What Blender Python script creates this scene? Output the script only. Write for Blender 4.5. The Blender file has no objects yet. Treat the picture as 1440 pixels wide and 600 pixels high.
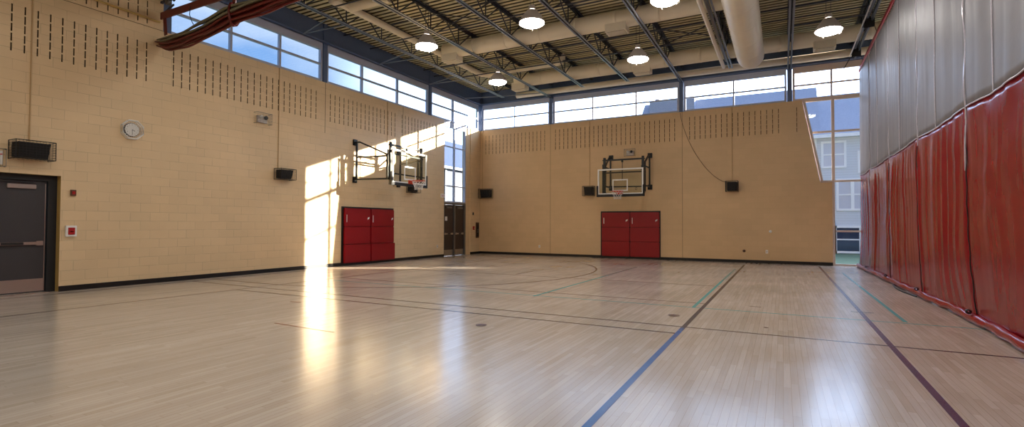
import bpy, math, random
from math import sin, cos, pi, radians, sqrt, exp, atan2
from mathutils import Vector, Matrix

SC = bpy.context.scene
COL = SC.collection
random.seed(7)

# ------------------------------------------------------------------ camera
EYE = 1.35
F_PX, YAW, PITCH, ROLL = 719.13, 0.4862, 0.0223, 0.0041
fwd = Vector((-sin(YAW) * cos(PITCH), cos(YAW) * cos(PITCH), sin(PITCH)))
right0 = Vector((cos(YAW), sin(YAW), 0))
up0 = right0.cross(fwd)
right = right0 * cos(ROLL) + up0 * sin(ROLL)
upv = up0 * cos(ROLL) - right0 * sin(ROLL)
cd = bpy.data.cameras.new('camera')
cam = bpy.data.objects.new('camera', cd)
COL.objects.link(cam)
m = Matrix((right, upv, -fwd)).transposed().to_4x4()
m.translation = Vector((0, 0, EYE))
cam.matrix_world = m
cd.sensor_width = 36.0
cd.sensor_fit = 'HORIZONTAL'
cd.lens = F_PX / 1440 * 36.0
cd.clip_end = 500
SC.camera = cam

# ------------------------------------------------------------------ view
SC.view_settings.view_transform = 'Standard'
SC.view_settings.look = 'None'
SC.view_settings.gamma = 1.0
SC.view_settings.use_curve_mapping = False
SC.view_settings.exposure = 0.85
SC.cycles.max_bounces = 10
SC.cycles.diffuse_bounces = 6
SC.cycles.glossy_bounces = 5
SC.cycles.transparent_max_bounces = 16
SC.cycles.sample_clamp_indirect = 6.0
SC.cycles.use_denoising = True

SUN_DIR = Vector((1.0, 0.647, 0.241)).normalized()      # towards the sun
SUN_STRENGTH = 21.0
SKY_STRENGTH = 1.25
LAMP_STRENGTH = 25.0

# ------------------------------------------------------------------ world
W = bpy.data.worlds.new('sky')
SC.world = W
W.use_nodes = True
nt = W.node_tree
nt.nodes.clear()
def N(nt, t, **k):
    n = nt.nodes.new(t)
    for a, b in k.items():
        setattr(n, a, b)
    return n
out = N(nt, 'ShaderNodeOutputWorld')
bg = N(nt, 'ShaderNodeBackground')
tc = N(nt, 'ShaderNodeTexCoord')
sep = N(nt, 'ShaderNodeSeparateXYZ')
nt.links.new(tc.outputs['Generated'], sep.inputs[0])
# glow towards the sun
dot = N(nt, 'ShaderNodeVectorMath', operation='DOT_PRODUCT')
dot.inputs[1].default_value = Vector((0.55, 0.835, 0.0)).normalized()
nt.links.new(tc.outputs['Generated'], dot.inputs[0])
mr = N(nt, 'ShaderNodeMapRange')
mr.inputs[1].default_value = 0.15; mr.inputs[2].default_value = 0.75
nt.links.new(dot.outputs['Value'], mr.inputs[0])
# blue gets deeper with height
ramp = N(nt, 'ShaderNodeValToRGB')
ramp.color_ramp.elements[0].position = 0.0; ramp.color_ramp.elements[0].color = (0.17, 0.30, 0.47, 1)
ramp.color_ramp.elements[1].position = 0.75; ramp.color_ramp.elements[1].color = (0.05, 0.125, 0.38, 1)
nt.links.new(sep.outputs['Z'], ramp.inputs[0])
noi = N(nt, 'ShaderNodeTexNoise')
noi.inputs['Scale'].default_value = 3.2; noi.inputs['Detail'].default_value = 5.0
mp = N(nt, 'ShaderNodeMapping'); mp.inputs['Scale'].default_value = (1, 1, 2.6)
nt.links.new(tc.outputs['Generated'], mp.inputs[0]); nt.links.new(mp.outputs[0], noi.inputs['Vector'])
cl = N(nt, 'ShaderNodeMapRange'); cl.inputs[1].default_value = 0.42; cl.inputs[2].default_value = 0.70
cl.inputs[4].default_value = 0.8
nt.links.new(noi.outputs[0], cl.inputs[0])
mx = N(nt, 'ShaderNodeMix', data_type='RGBA')
mx.inputs['B'].default_value = (0.40, 0.46, 0.54, 1)
nt.links.new(cl.outputs[0], mx.inputs['Factor']); nt.links.new(ramp.outputs[0], mx.inputs['A'])
mx2 = N(nt, 'ShaderNodeMix', data_type='RGBA')
mx2.inputs['B'].default_value = (2.3, 3.0, 4.3, 1)
nt.links.new(mr.outputs[0], mx2.inputs['Factor']); nt.links.new(mx.outputs['Result'], mx2.inputs['A'])
nt.links.new(mx2.outputs['Result'], bg.inputs[0])
bg.inputs[1].default_value = SKY_STRENGTH
nt.links.new(bg.outputs[0], out.inputs[0])

# ------------------------------------------------------------------ sun
sl = bpy.data.lights.new('sun', 'SUN')
sl.energy = SUN_STRENGTH; sl.angle = radians(0.45); sl.color = (1.0, 0.86, 0.66)
so = bpy.data.objects.new('sun', sl)
COL.objects.link(so)
so.rotation_euler = (-SUN_DIR).to_track_quat('-Z', 'Y').to_euler()
so.location = (30, 40, 20)

# ------------------------------------------------------------------ materials
def lin(c):
    return tuple(((x / 255) / 12.92 if x / 255 <= 0.04045 else ((x / 255 + 0.055) / 1.055) ** 2.4) for x in c[:3]) + (1.0,)
MATS = {}
def mat(name, rgb, rough=0.5, metal=0.0, var=0.06, scale=6.0, bump=0.0, spec=0.5, coat=0.0, coat_rough=0.1, trans=0.0):
    """painted / plain material: base colour with a faint mottling of its own"""
    m = bpy.data.materials.new(name); m.use_nodes = True
    t = m.node_tree; p = t.nodes['Principled BSDF']
    c = lin(rgb)
    tc = t.nodes.new('ShaderNodeTexCoord'); no = t.nodes.new('ShaderNodeTexNoise')
    no.inputs['Scale'].default_value = scale; no.inputs['Detail'].default_value = 4
    t.links.new(tc.outputs['Object'], no.inputs['Vector'])
    mixn = t.nodes.new('ShaderNodeMix'); mixn.data_type = 'RGBA'
    mixn.inputs['A'].default_value = tuple(x * (1 - var) for x in c[:3]) + (1,)
    mixn.inputs['B'].default_value = tuple(min(1, x * (1 + var)) for x in c[:3]) + (1,)
    t.links.new(no.outputs[0], mixn.inputs['Factor'])
    t.links.new(mixn.outputs['Result'], p.inputs['Base Color'])
    p.inputs['Roughness'].default_value = rough; p.inputs['Metallic'].default_value = metal
    p.inputs['Specular IOR Level'].default_value = spec
    p.inputs['Coat Weight'].default_value = coat; p.inputs['Coat Roughness'].default_value = coat_rough
    if bump:
        b = t.nodes.new('ShaderNodeBump'); b.inputs['Strength'].default_value = bump; b.inputs['Distance'].default_value = 0.01
        t.links.new(no.outputs[0], b.inputs['Height']); t.links.new(b.outputs[0], p.inputs['Normal'])
    MATS[name] = m
    return m

def block_mat(name, rgb, axis, mortar_mul=0.74, bumps=0.6):
    """painted concrete block: running bond 0.4 x 0.2 m"""
    m = bpy.data.materials.new(name); m.use_nodes = True
    t = m.node_tree; p = t.nodes['Principled BSDF']; L = t.links.new
    tc = t.nodes.new('ShaderNodeTexCoord'); se = t.nodes.new('ShaderNodeSeparateXYZ'); co = t.nodes.new('ShaderNodeCombineXYZ')
    L(tc.outputs['Object'], se.inputs[0]); L(se.outputs[axis], co.inputs[0]); L(se.outputs[2], co.inputs[1])
    br = t.nodes.new('ShaderNodeTexBrick')
    br.inputs['Scale'].default_value = 1.0; br.inputs['Brick Width'].default_value = 0.4; br.inputs['Row Height'].default_value = 0.2
    br.inputs['Mortar Size'].default_value = 0.005; br.inputs['Mortar Smooth'].default_value = 0.3; br.inputs['Bias'].default_value = -0.2
    c = lin(rgb)
    br.inputs['Color1'].default_value = tuple(x * 1.02 for x in c[:3]) + (1,)
    br.inputs['Color2'].default_value = tuple(x * 0.965 for x in c[:3]) + (1,)
    L(co.outputs[0], br.inputs['Vector'])
    no = t.nodes.new('ShaderNodeTexNoise'); no.inputs['Scale'].default_value = 0.8; no.inputs['Detail'].default_value = 5
    L(tc.outputs['Object'], no.inputs['Vector'])
    # joints show only here and there under the thick paint
    n2 = t.nodes.new('ShaderNodeTexNoise'); n2.inputs['Scale'].default_value = 2.3; n2.inputs['Detail'].default_value = 2
    L(tc.outputs['Object'], n2.inputs['Vector'])
    r2 = t.nodes.new('ShaderNodeMapRange'); r2.inputs[1].default_value = 0.4; r2.inputs[2].default_value = 0.62
    r2.inputs[3].default_value = 0.95; r2.inputs[4].default_value = mortar_mul
    L(n2.outputs[0], r2.inputs[0])
    mo = t.nodes.new('ShaderNodeMix'); mo.data_type = 'RGBA'; mo.blend_type = 'MULTIPLY'; mo.inputs['Factor'].default_value = 1
    mo.inputs['A'].default_value = c; L(r2.outputs[0], mo.inputs['B']); L(mo.outputs['Result'], br.inputs['Mortar'])
    mm = t.nodes.new('ShaderNodeMix'); mm.data_type = 'RGBA'; mm.blend_type = 'MULTIPLY'; mm.inputs['Factor'].default_value = 1
    rr = t.nodes.new('ShaderNodeMapRange'); rr.inputs[1].default_value = 0.3; rr.inputs[2].default_value = 0.7
    rr.inputs[3].default_value = 0.94; rr.inputs[4].default_value = 1.04
    L(no.outputs[0], rr.inputs[0]); L(br.outputs['Color'], mm.inputs['A']); L(rr.outputs[0], mm.inputs['B'])
    L(mm.outputs['Result'], p.inputs['Base Color'])
    p.inputs['Roughness'].default_value = 0.42; p.inputs['Specular IOR Level'].default_value = 0.35
    b = t.nodes.new('ShaderNodeBump'); b.inputs['Strength'].default_value = bumps; b.inputs['Distance'].default_value = 0.004; b.invert = True
    L(br.outputs['Fac'], b.inputs['Height']); L(b.outputs[0], p.inputs['Normal'])
    return m

def floor_mat():
    m = bpy.data.materials.new('maple_floor'); m.use_nodes = True
    t = m.node_tree; p = t.nodes['Principled BSDF']; L = t.links.new
    def M(op, a, b=None, c=None):
        n = t.nodes.new('ShaderNodeMath'); n.operation = op
        for i, v in enumerate((a, b, c)):
            if v is None: continue
            if isinstance(v, (int, float)): n.inputs[i].default_value = v
            else: L(v, n.inputs[i])
        return n.outputs[0]
    tc = t.nodes.new('ShaderNodeTexCoord'); se = t.nodes.new('ShaderNodeSeparateXYZ'); L(tc.outputs['Object'], se.inputs[0])
    wdt, lng = 0.057, 0.85
    xs = M('DIVIDE', se.outputs[0], wdt); row = M('FLOOR', xs)
    wn = t.nodes.new('ShaderNodeTexWhiteNoise'); wn.noise_dimensions = '1D'; L(row, wn.inputs['W'])
    ys = M('ADD', M('DIVIDE', se.outputs[1], lng), M('MULTIPLY', wn.outputs['Value'], 7.3)); colm = M('FLOOR', ys)
    cb = t.nodes.new('ShaderNodeCombineXYZ'); L(row, cb.inputs[0]); L(colm, cb.inputs[1])
    w2 = t.nodes.new('ShaderNodeTexWhiteNoise'); w2.noise_dimensions = '2D'; L(cb.outputs[0], w2.inputs['Vector'])
    cr = t.nodes.new('ShaderNodeValToRGB'); e = cr.color_ramp.elements
    e[0].position = 0; e[0].color = lin((178, 166, 151)); e[1].position = 1; e[1].color = lin((194, 183, 170))
    k = cr.color_ramp.elements.new(0.12); k.color = lin((182, 170, 156))
    k = cr.color_ramp.elements.new(0.7); k.color = lin((189, 178, 165))
    L(w2.outputs['Value'], cr.inputs[0])
    # grain streaks along y
    mp = t.nodes.new('ShaderNodeMapping'); mp.inputs['Scale'].default_value = (60, 2.2, 1); L(tc.outputs['Object'], mp.inputs[0])
    no = t.nodes.new('ShaderNodeTexNoise'); no.inputs['Scale'].default_value = 1; no.inputs['Detail'].default_value = 5; L(mp.outputs[0], no.inputs['Vector'])
    g = t.nodes.new('ShaderNodeMapRange'); g.inputs[1].default_value = 0.3; g.inputs[2].default_value = 0.7; g.inputs[3].default_value = 0.93; g.inputs[4].default_value = 1.05
    L(no.outputs[0], g.inputs[0])
    mm = t.nodes.new('ShaderNodeMix'); mm.data_type = 'RGBA'; mm.blend_type = 'MULTIPLY'; mm.inputs['Factor'].default_value = 1
    L(cr.outputs[0], mm.inputs['A']); L(g.outputs[0], mm.inputs['B'])
    # seams
    fx = M('FRACT', xs); ex = M('MINIMUM', fx, M('SUBTRACT', 1.0, fx))
    fy = M('FRACT', ys); ey = M('MULTIPLY', M('MINIMUM', fy, M('SUBTRACT', 1.0, fy)), lng / wdt)
    seam = M('LESS_THAN', M('MINIMUM', ex, ey), 0.022)
    # wide scuffs / wear
    n3 = t.nodes.new('ShaderNodeTexNoise'); n3.inputs['Scale'].default_value = 0.7; n3.inputs['Detail'].default_value = 6; L(tc.outputs['Object'], n3.inputs['Vector'])
    w3 = t.nodes.new('ShaderNodeMapRange'); w3.inputs[1].default_value = 0.3; w3.inputs[2].default_value = 0.75; w3.inputs[3].default_value = 0.93; w3.inputs[4].default_value = 1.05
    L(n3.outputs[0], w3.inputs[0])
    m3 = t.nodes.new('ShaderNodeMix'); m3.data_type = 'RGBA'; m3.blend_type = 'MULTIPLY'; m3.inputs['Factor'].default_value = 1
    L(mm.outputs['Result'], m3.inputs['A']); L(w3.outputs[0], m3.inputs['B'])
    m4 = t.nodes.new('ShaderNodeMix'); m4.data_type = 'RGBA'; m4.inputs['B'].default_value = lin((120, 92, 66))
    L(M('MULTIPLY', seam, 0.6), m4.inputs['Factor']); L(m3.outputs['Result'], m4.inputs['A'])
    L(m4.outputs['Result'], p.inputs['Base Color'])
    rg = t.nodes.new('ShaderNodeMapRange'); rg.inputs[1].default_value = 0.3; rg.inputs[2].default_value = 0.7; rg.inputs[3].default_value = 0.16; rg.inputs[4].default_value = 0.24
    L(n3.outputs[0], rg.inputs[0]); L(rg.outputs[0], p.inputs['Roughness'])
    p.inputs['Specular IOR Level'].default_value = 0.75
    b = t.nodes.new('ShaderNodeBump'); b.inputs['Strength'].default_value = 0.06; b.inputs['Distance'].default_value = 0.002
    L(no.outputs[0], b.inputs['Height']); L(b.outputs[0], p.inputs['Normal'])
    return m

def glass_mat(name, tint=(0.97, 0.985, 1.0), ior=1.45, rough=0.0):
    m = bpy.data.materials.new(name); m.use_nodes = True
    t = m.node_tree; t.nodes.clear(); L = t.links.new
    o = t.nodes.new('ShaderNodeOutputMaterial'); mx = t.nodes.new('ShaderNodeMixShader')
    tr = t.nodes.new('ShaderNodeBsdfTransparent'); gl = t.nodes.new('ShaderNodeBsdfGlossy')
    fr = t.nodes.new('ShaderNodeFresnel'); fr.inputs[0].default_value = ior
    # panes have a hint of dust of their own
    tc = t.nodes.new('ShaderNodeTexCoord'); no = t.nodes.new('ShaderNodeTexNoise'); no.inputs['Scale'].default_value = 1.5
    L(tc.outputs['Object'], no.inputs['Vector'])
    mr = t.nodes.new('ShaderNodeMapRange'); mr.inputs[3].default_value = 0.96; mr.inputs[4].default_value = 1.0; L(no.outputs[0], mr.inputs[0])
    cm = t.nodes.new('ShaderNodeMix'); cm.data_type = 'RGBA'; cm.blend_type = 'MULTIPLY'; cm.inputs['Factor'].default_value = 1
    cm.inputs['A'].default_value = tint + (1,); L(mr.outputs[0], cm.inputs['B']); L(cm.outputs['Result'], tr.inputs[0])
    gl.inputs['Roughness'].default_value = rough
    ge = t.nodes.new('ShaderNodeNewGeometry'); nb = t.nodes.new('ShaderNodeMath'); nb.operation = 'SUBTRACT'; nb.inputs[0].default_value = 1.0
    L(ge.outputs['Backfacing'], nb.inputs[1]); mu = t.nodes.new('ShaderNodeMath'); mu.operation = 'MULTIPLY'
    L(fr.outputs[0], mu.inputs[0]); L(nb.outputs[0], mu.inputs[1])
    L(mu.outputs[0], mx.inputs[0]); L(tr.outputs[0], mx.inputs[1]); L(gl.outputs[0], mx.inputs[2]); L(mx.outputs[0], o.inputs[0])
    return m

def emit_mat(name, col, strength):
    m = bpy.data.materials.new(name); m.use_nodes = True
    t = m.node_tree; t.nodes.clear()
    o = t.nodes.new('ShaderNodeOutputMaterial'); e = t.nodes.new('ShaderNodeEmission')
    e.inputs[0].default_value = col + (1,); e.inputs[1].default_value = strength
    t.links.new(e.outputs[0], o.inputs[0])
    return m

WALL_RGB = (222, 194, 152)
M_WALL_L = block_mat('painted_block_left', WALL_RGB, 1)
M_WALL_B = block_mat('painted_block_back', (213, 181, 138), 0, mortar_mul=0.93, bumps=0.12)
M_SLOT = mat('slot_dark_lining', (110, 88, 60), 0.9)
M_FLOOR = floor_mat()
M_BASE = mat('black_rubber', (14, 13, 13), 0.35, scale=20)
M_LN_DARK = mat('line_paint_dark', (34, 28, 36), 0.25)
M_LN_PURPLE = mat('line_paint_purple', (66, 34, 58), 0.25)
M_LN_BLUE = mat('line_paint_blue', (24, 84, 152), 0.25)
M_LN_TEAL = mat('line_paint_teal', (66, 150, 148), 0.25)
M_LN_RED = mat('line_paint_red', (150, 48, 34), 0.25)
M_LN_THIN = mat('line_paint_brown', (96, 72, 74), 0.25)
M_DECK = mat('cream_roof_deck', (206, 198, 160), 0.55, scale=1.2, var=0.1)
M_STEEL = mat('dark_joist_paint', (58, 62, 74), 0.4, metal=0.2, spec=0.6)
M_CHORD = mat('blue_grey_joist_paint', (118, 130, 152), 0.3, metal=0.15, spec=0.7)
M_NAVY = mat('navy_beam_paint', (88, 106, 140), 0.5)
M_FRAME = mat('grey_window_aluminium', (176, 182, 200), 0.4, metal=0.0)
M_FRAME_T = mat('tan_window_frame', (206, 188, 176), 0.45)
M_DUCT = mat('cream_duct_paint', (232, 222, 200), 0.45, scale=3)
M_PIPE = mat('white_pipe_paint', (226, 216, 200), 0.4)
M_GLASS = glass_mat('window_glass')
M_RED = mat('red_vinyl', (168, 22, 28), 0.26, scale=9, var=0.12, spec=0.6, bump=0.12)
M_REDC = mat('red_curtain_vinyl', (136, 8, 22), 0.24, scale=5, var=0.08, spec=0.45, bump=0.06)
M_GREYC = mat('grey_curtain_mesh', (136, 135, 140), 0.5, scale=5, var=0.08, bump=0.2, spec=0.35)
M_SEAM = mat('curtain_seam_tape', (206, 200, 210), 0.25, scale=25, var=0.25)
M_MAT = mat('red_mat_vinyl', (140, 8, 20), 0.34, scale=4, var=0.08, bump=0.1)
M_BLACK = mat('black_metal', (18, 18, 20), 0.4, spec=0.5)
M_BLACKP = mat('black_plastic', (24, 24, 26), 0.55)
M_GREY = mat('grey_metal', (128, 126, 124), 0.35, metal=0.7)
M_WHITE = mat('white_paint', (232, 230, 224), 0.4)
M_CHROME = mat('brushed_steel', (190, 180, 170), 0.3, metal=0.9)
M_DOOR = mat('charcoal_door_paint', (60, 58, 60), 0.38)
M_DOOR2 = mat('brown_door_paint', (58, 46, 40), 0.38)
M_ORANGE = mat('orange_rim_paint', (206, 62, 24), 0.35)
M_NET = mat('white_net_cord', (228, 226, 224), 0.8)
M_SHADE = mat('grey_lamp_housing', (196, 188, 182), 0.4, metal=0.1)
M_LAMP = emit_mat('lamp_glow', (1.0, 0.955, 0.90), LAMP_STRENGTH)
M_TAN = mat('tan_door_reveal', (196, 164, 96), 0.45)
M_REDP = mat('red_plastic', (170, 26, 24), 0.35)
M_REDTXT = mat('red_lettering', (196, 24, 32), 0.5)
M_BRONZE = mat('dark_bronze', (92, 58, 40), 0.4)
M_OLIVE = mat('olive_curtain_vinyl', (112, 108, 86), 0.35, scale=8)
M_BUNRED = mat('dark_red_curtain_vinyl', (96, 22, 20), 0.33, scale=8)

# ------------------------------------------------------------------ mesh helpers
class MB:
    def __init__(s): s.v = []; s.f = []; s.mi = []; s.sm = []
    def add(s, vs, fs, mi=0, smooth=False):
        b = len(s.v); s.v += [tuple(p) for p in vs]
        for f in fs:
            s.f.append(tuple(i + b for i in f)); s.mi.append(mi); s.sm.append(smooth)
        return s
    def box(s, x0, x1, y0, y1, z0, z1, mi=0):
        v = [(x0, y0, z0), (x1, y0, z0), (x1, y1, z0), (x0, y1, z0), (x0, y0, z1), (x1, y0, z1), (x1, y1, z1), (x0, y1, z1)]
        return s.add(v, [(0, 3, 2, 1), (4, 5, 6, 7), (0, 1, 5, 4), (1, 2, 6, 5), (2, 3, 7, 6), (3, 0, 4, 7)], mi)
    def bbox(s, x0, x1, y0, y1, z0, z1, b=0.01, mi=0):
        """box with bevelled edges"""
        import bmesh
        bm = bmesh.new()
        r = bmesh.ops.create_cube(bm, size=1)
        for v in bm.verts:
            v.co = Vector(((x0 + x1) / 2 + v.co.x * (x1 - x0), (y0 + y1) / 2 + v.co.y * (y1 - y0), (z0 + z1) / 2 + v.co.z * (z1 - z0)))
        bmesh.ops.bevel(bm, geom=bm.edges[:], offset=b, segments=2, affect='EDGES')
        bm.verts.index_update()
        s.add([v.co[:] for v in bm.verts], [[v.index for v in f.verts] for f in bm.faces], mi)
        bm.free(); return s
    def bar(s, a, b, w, h, up=(0, 0, 1), mi=0):
        """rectangular bar from a to b; w sideways, h along up"""
        a = Vector(a); b = Vector(b); d = (b - a).normalized(); u = Vector(up)
        sd = d.cross(u)
        if sd.length < 1e-4: sd = d.cross(Vector((1, 0, 0)))
        sd.normalize(); u = sd.cross(d).normalized()
        v = []
        for p in (a, b):
            for i, j in ((-1, -1), (1, -1), (1, 1), (-1, 1)):
                v.append(p + sd * (i * w / 2) + u * (j * h / 2))
        return s.add(v, [(0, 3, 2, 1), (4, 5, 6, 7), (0, 1, 5, 4), (1, 2, 6, 5), (2, 3, 7, 6), (3, 0, 4, 7)], mi)
    def tube(s, pts, r, n=8, mi=0, cap=True, closed=False):
        pts = [Vector(p) for p in pts]; k = len(pts); rings = []
        rr = r if isinstance(r, (list, tuple)) else [r] * k
        ref = Vector((0, 0, 1))
        for i, p in enumerate(pts):
            if closed: d = pts[(i + 1) % k] - pts[i - 1]
            else: d = pts[min(i + 1, k - 1)] - pts[max(i - 1, 0)]
            d.normalize()
            if abs(d.dot(ref)) > 0.95: ref2 = Vector((1, 0, 0)) if abs(d.x) < 0.9 else Vector((0, 1, 0))
            else: ref2 = ref
            a = d.cross(ref2).normalized(); b = a.cross(d).normalized()
            rings.append([p + (a * cos(2 * pi * j / n) + b * sin(2 * pi * j / n)) * rr[i] for j in range(n)])
        v = [q for g in rings for q in g]; f = []
        for i in range(k if closed else k - 1):
            i2 = (i + 1) % k
            for j in range(n):
                f.append((i * n + j, i * n + (j + 1) % n, i2 * n + (j + 1) % n, i2 * n + j))
        s.add(v, f, mi, True)
        if cap and not closed:
            s.add(rings[0], [tuple(range(n))], mi); s.add(rings[-1], [tuple(range(n))[::-1]], mi)
        return s
    def lathe(s, prof, c, n=24, axis='z', mi=0, smooth=True):
        v = []; f = []
        for (r, h) in prof:
            for j in range(n):
                a = 2 * pi * j / n
                if axis == 'z': v.append((c[0] + r * cos(a), c[1] + r * sin(a), c[2] + h))
                elif axis == 'y': v.append((c[0] + r * cos(a), c[1] + h, c[2] + r * sin(a)))
                else: v.append((c[0] + h, c[1] + r * cos(a), c[2] + r * sin(a)))
        for i in range(len(prof) - 1):
            for j in range(n):
                f.append((i * n + j, i * n + (j + 1) % n, (i + 1) * n + (j + 1) % n, (i + 1) * n + j))
        return s.add(v, f, mi, smooth)
    def prism(s, poly, d, mi=0):
        """poly: 3d points of a flat outline, d: extrusion vector"""
        n = len(poly); P = [Vector(p) for p in poly]; D = Vector(d)
        v = P + [p + D for p in P]
        f = [tuple(range(n))[::-1], tuple(range(n, 2 * n))] + [(i, (i + 1) % n, n + (i + 1) % n, n + i) for i in range(n)]
        return s.add(v, f, mi)
    def build(s, name, mats, parent=None):
        me = bpy.data.meshes.new(name)
        me.from_pydata(s.v, [], s.f)
        for m_ in (mats if isinstance(mats, (list, tuple)) else [mats]): me.materials.append(m_)
        me.polygons.foreach_set('material_index', s.mi)
        me.polygons.foreach_set('use_smooth', s.sm)
        me.update()
        import bmesh
        bm = bmesh.new(); bm.from_mesh(me); bmesh.ops.recalc_face_normals(bm, faces=bm.faces[:]); bm.to_mesh(me); bm.free()
        o = bpy.data.objects.new(name, me); COL.objects.link(o)
        if parent: o.parent = parent
        return o

def tag(o, label=None, cat=None, group=None, kind=None):
    if label: o['label'] = label
    if cat: o['category'] = cat
    if group: o['group'] = group
    if kind: o['kind'] = kind
    return o
def empty(name, loc=(0, 0, 0), rz=0.0):
    o = bpy.data.objects.new(name, None); COL.objects.link(o)
    o.location = loc; o.rotation_euler = (0, 0, rz); o.empty_display_size = 0.2
    return o
def struct(name, mb, m_, parent=None, label=None):
    o = mb.build(name, m_, parent)
    if not parent: tag(o, label, None, None, 'structure')
    return o
def text_mb(txt, size, M4, mb=None, depth=0.002, mi=0):
    cu = bpy.data.curves.new('t', 'FONT'); cu.body = txt; cu.size = size; cu.extrude = depth
    cu.align_x = 'CENTER'; cu.align_y = 'CENTER'
    ob = bpy.data.objects.new('t', cu); COL.objects.link(ob)
    dg = bpy.context.evaluated_depsgraph_get(); dg.update()
    me = bpy.data.meshes.new_from_object(ob.evaluated_get(dg))
    mb = mb or MB()
    mb.add([M4 @ v.co for v in me.vertices], [tuple(p.vertices) for p in me.polygons], mi)
    bpy.data.objects.remove(ob); bpy.data.curves.remove(cu); bpy.data.meshes.remove(me)
    return mb

# ------------------------------------------------------------------ the room
XL, YB, ZT, ZD = -12.64, 20.67, 5.79, 7.62      # left wall face, back wall face, wall top, roof deck
XC = 2.30                                       # divider curtain
XR, YF = 12.0, -7.0                             # far sides nobody sees

# floor with its game lines painted on
fl = MB()
fl.box(XL - 0.4, XR, YF, YB + 0.3, -0.12, 0.0, 0)
LZ = 0.0
def strip(a, b, w, mi):
    a = Vector((a[0], a[1], 0)); b = Vector((b[0], b[1], 0)); d = (b - a).normalized(); n = Vector((-d.y, d.x, 0)) * w / 2
    global LZ
    LZ += 0.00006
    z = Vector((0, 0, 0.0008 + LZ))
    fl.add([a - n + z, b - n + z, b + n + z, a + n + z], [(0, 1, 2, 3)], mi)
D, PU, BL, TE, RD, TH = 1, 2, 3, 4, 5, 6
W5 = 0.05
strip((-12.25, YF), (-12.25, 18.2), W5, TH)
strip((-9.92, YF), (-9.92, 18.6), W5, TH)
strip((-12.3, 7.13), (XR, 7.13), W5, D)
strip((-9.95, 6.66), (-1.17, 6.66), W5, D)
strip((-9.92, 8.9), (XR, 8.9), 0.04, TE)
strip((-9.92, 9.42), (-1.17, 9.42), 0.045, TH)
strip((-9.92, 12.27), (-1.17, 12.27), 0.045, TH)
strip((-6.46, 12.45), (-6.46, 13.6), 0.045, TH)
strip((-1.17, 7.05), (-1.17, 19.4), 0.06, D)
strip((-1.17, YF), (-1.17, 7.05), 0.06, BL)
strip((1.08, YF), (1.08, 20.0), 0.062, PU)
strip((-1.31, 8.9), (-1.31, 17.4), 0.055, TE)
strip((1.53, 9.0), (1.53, 17.6), 0.055, TE)
strip((-4.18, 8.8), (-4.18, 16.6), 0.05, TE)
strip((-6.13, 4.68), (-4.96, 4.64), 0.03, RD)
strip((-7.58, 6.10), (-7.35, 6.12), 0.05, RD)
strip((-5.5, 14.18), (-5.1, 14.2), 0.04, TH)
strip((0.95, 9.7), (1.25, 9.7), 0.05, D)
strip((-0.50, 9.5), (-0.32, 9.48), 0.04, TH)
strip((-12.3, 7.65), (-9.9, 7.65), W5, TH)
strip((-12.3, 18.95), (-10.4, 18.95), W5, TH)
pts = [(-10.4 + 5.65 * cos(a), 13.3 + 5.65 * sin(a)) for a in [(-pi / 2 + i * pi / 60) for i in range(61)]]
for i in range(60): strip(pts[i], pts[i + 1], W5, PU if i < 40 else TH)
def disc(x, y, r, mi=D):
    global LZ
    LZ += 0.00006
    fl.add([(x + r * cos(a * pi / 8), y + r * sin(a * pi / 8), 0.0008 + LZ) for a in range(16)], [tuple(range(16))], mi)
disc(-3.59, 5.92, 0.075, TH); disc(-1.45, 7.97, 0.085, TH); disc(-0.2, 7.6, 0.03, TH)
struct('floor', fl, [M_FLOOR, M_LN_DARK, M_LN_PURPLE, M_LN_BLUE, M_LN_TEAL, M_LN_RED, M_LN_THIN],
       label='pale maple gym floor with dark, blue and teal game lines')

# wall sheets with real slots: grid of cells; 'void' cells are left out, 'slot' cells are sunk
def sheet(P, u0, u1, v0, v1, voids, slots, depth, nrm, mb=None, extra_v=()):
    mb = mb or MB()
    us = {u0, u1}; vs = {v0, v1} | set(extra_v)
    for r in voids + slots:
        us |= {r[0], r[1]}; vs |= {r[2], r[3]}
    us = sorted(round(x, 4) for x in us if u0 <= x <= u1); vs = sorted(round(x, 4) for x in vs if v0 <= x <= v1)
    import bisect
    state = {}
    for rs, code in ((slots, 1), (voids, 2)):
        for r in rs:
            i0, i1 = bisect.bisect_left(us, round(r[0], 4)), bisect.bisect_left(us, round(r[1], 4))
            j0, j1 = bisect.bisect_left(vs, round(r[2], 4)), bisect.bisect_left(vs, round(r[3], 4))
            for i in range(i0, i1):
                for j in range(j0, j1): state[(i, j)] = code
    n = Vector(nrm)
    for i in range(len(us) - 1):
        for j in range(len(vs) - 1):
            c = state.get((i, j), 0)
            if c == 2: continue
            q = [P(us[i], vs[j]), P(us[i + 1], vs[j]), P(us[i + 1], vs[j + 1]), P(us[i], vs[j + 1])]
            if c == 0: mb.add(q, [(0, 1, 2, 3)], 0)
            else:
                b = [p - n * depth for p in q]
                mb.add(q + b, [(4, 5, 6, 7), (0, 1, 5, 4), (1, 2, 6, 5), (2, 3, 7, 6), (3, 0, 4, 7)], 1)
    return mb

def slot_block(cs, z0, rows, per=0.182, h=0.15, w=0.022):
    return [(c - w / 2, c + w / 2, z0 + k * per, z0 + k * per + h) for c in cs for k in range(rows)]
TH_W = 0.25                                        # wall thickness
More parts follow.
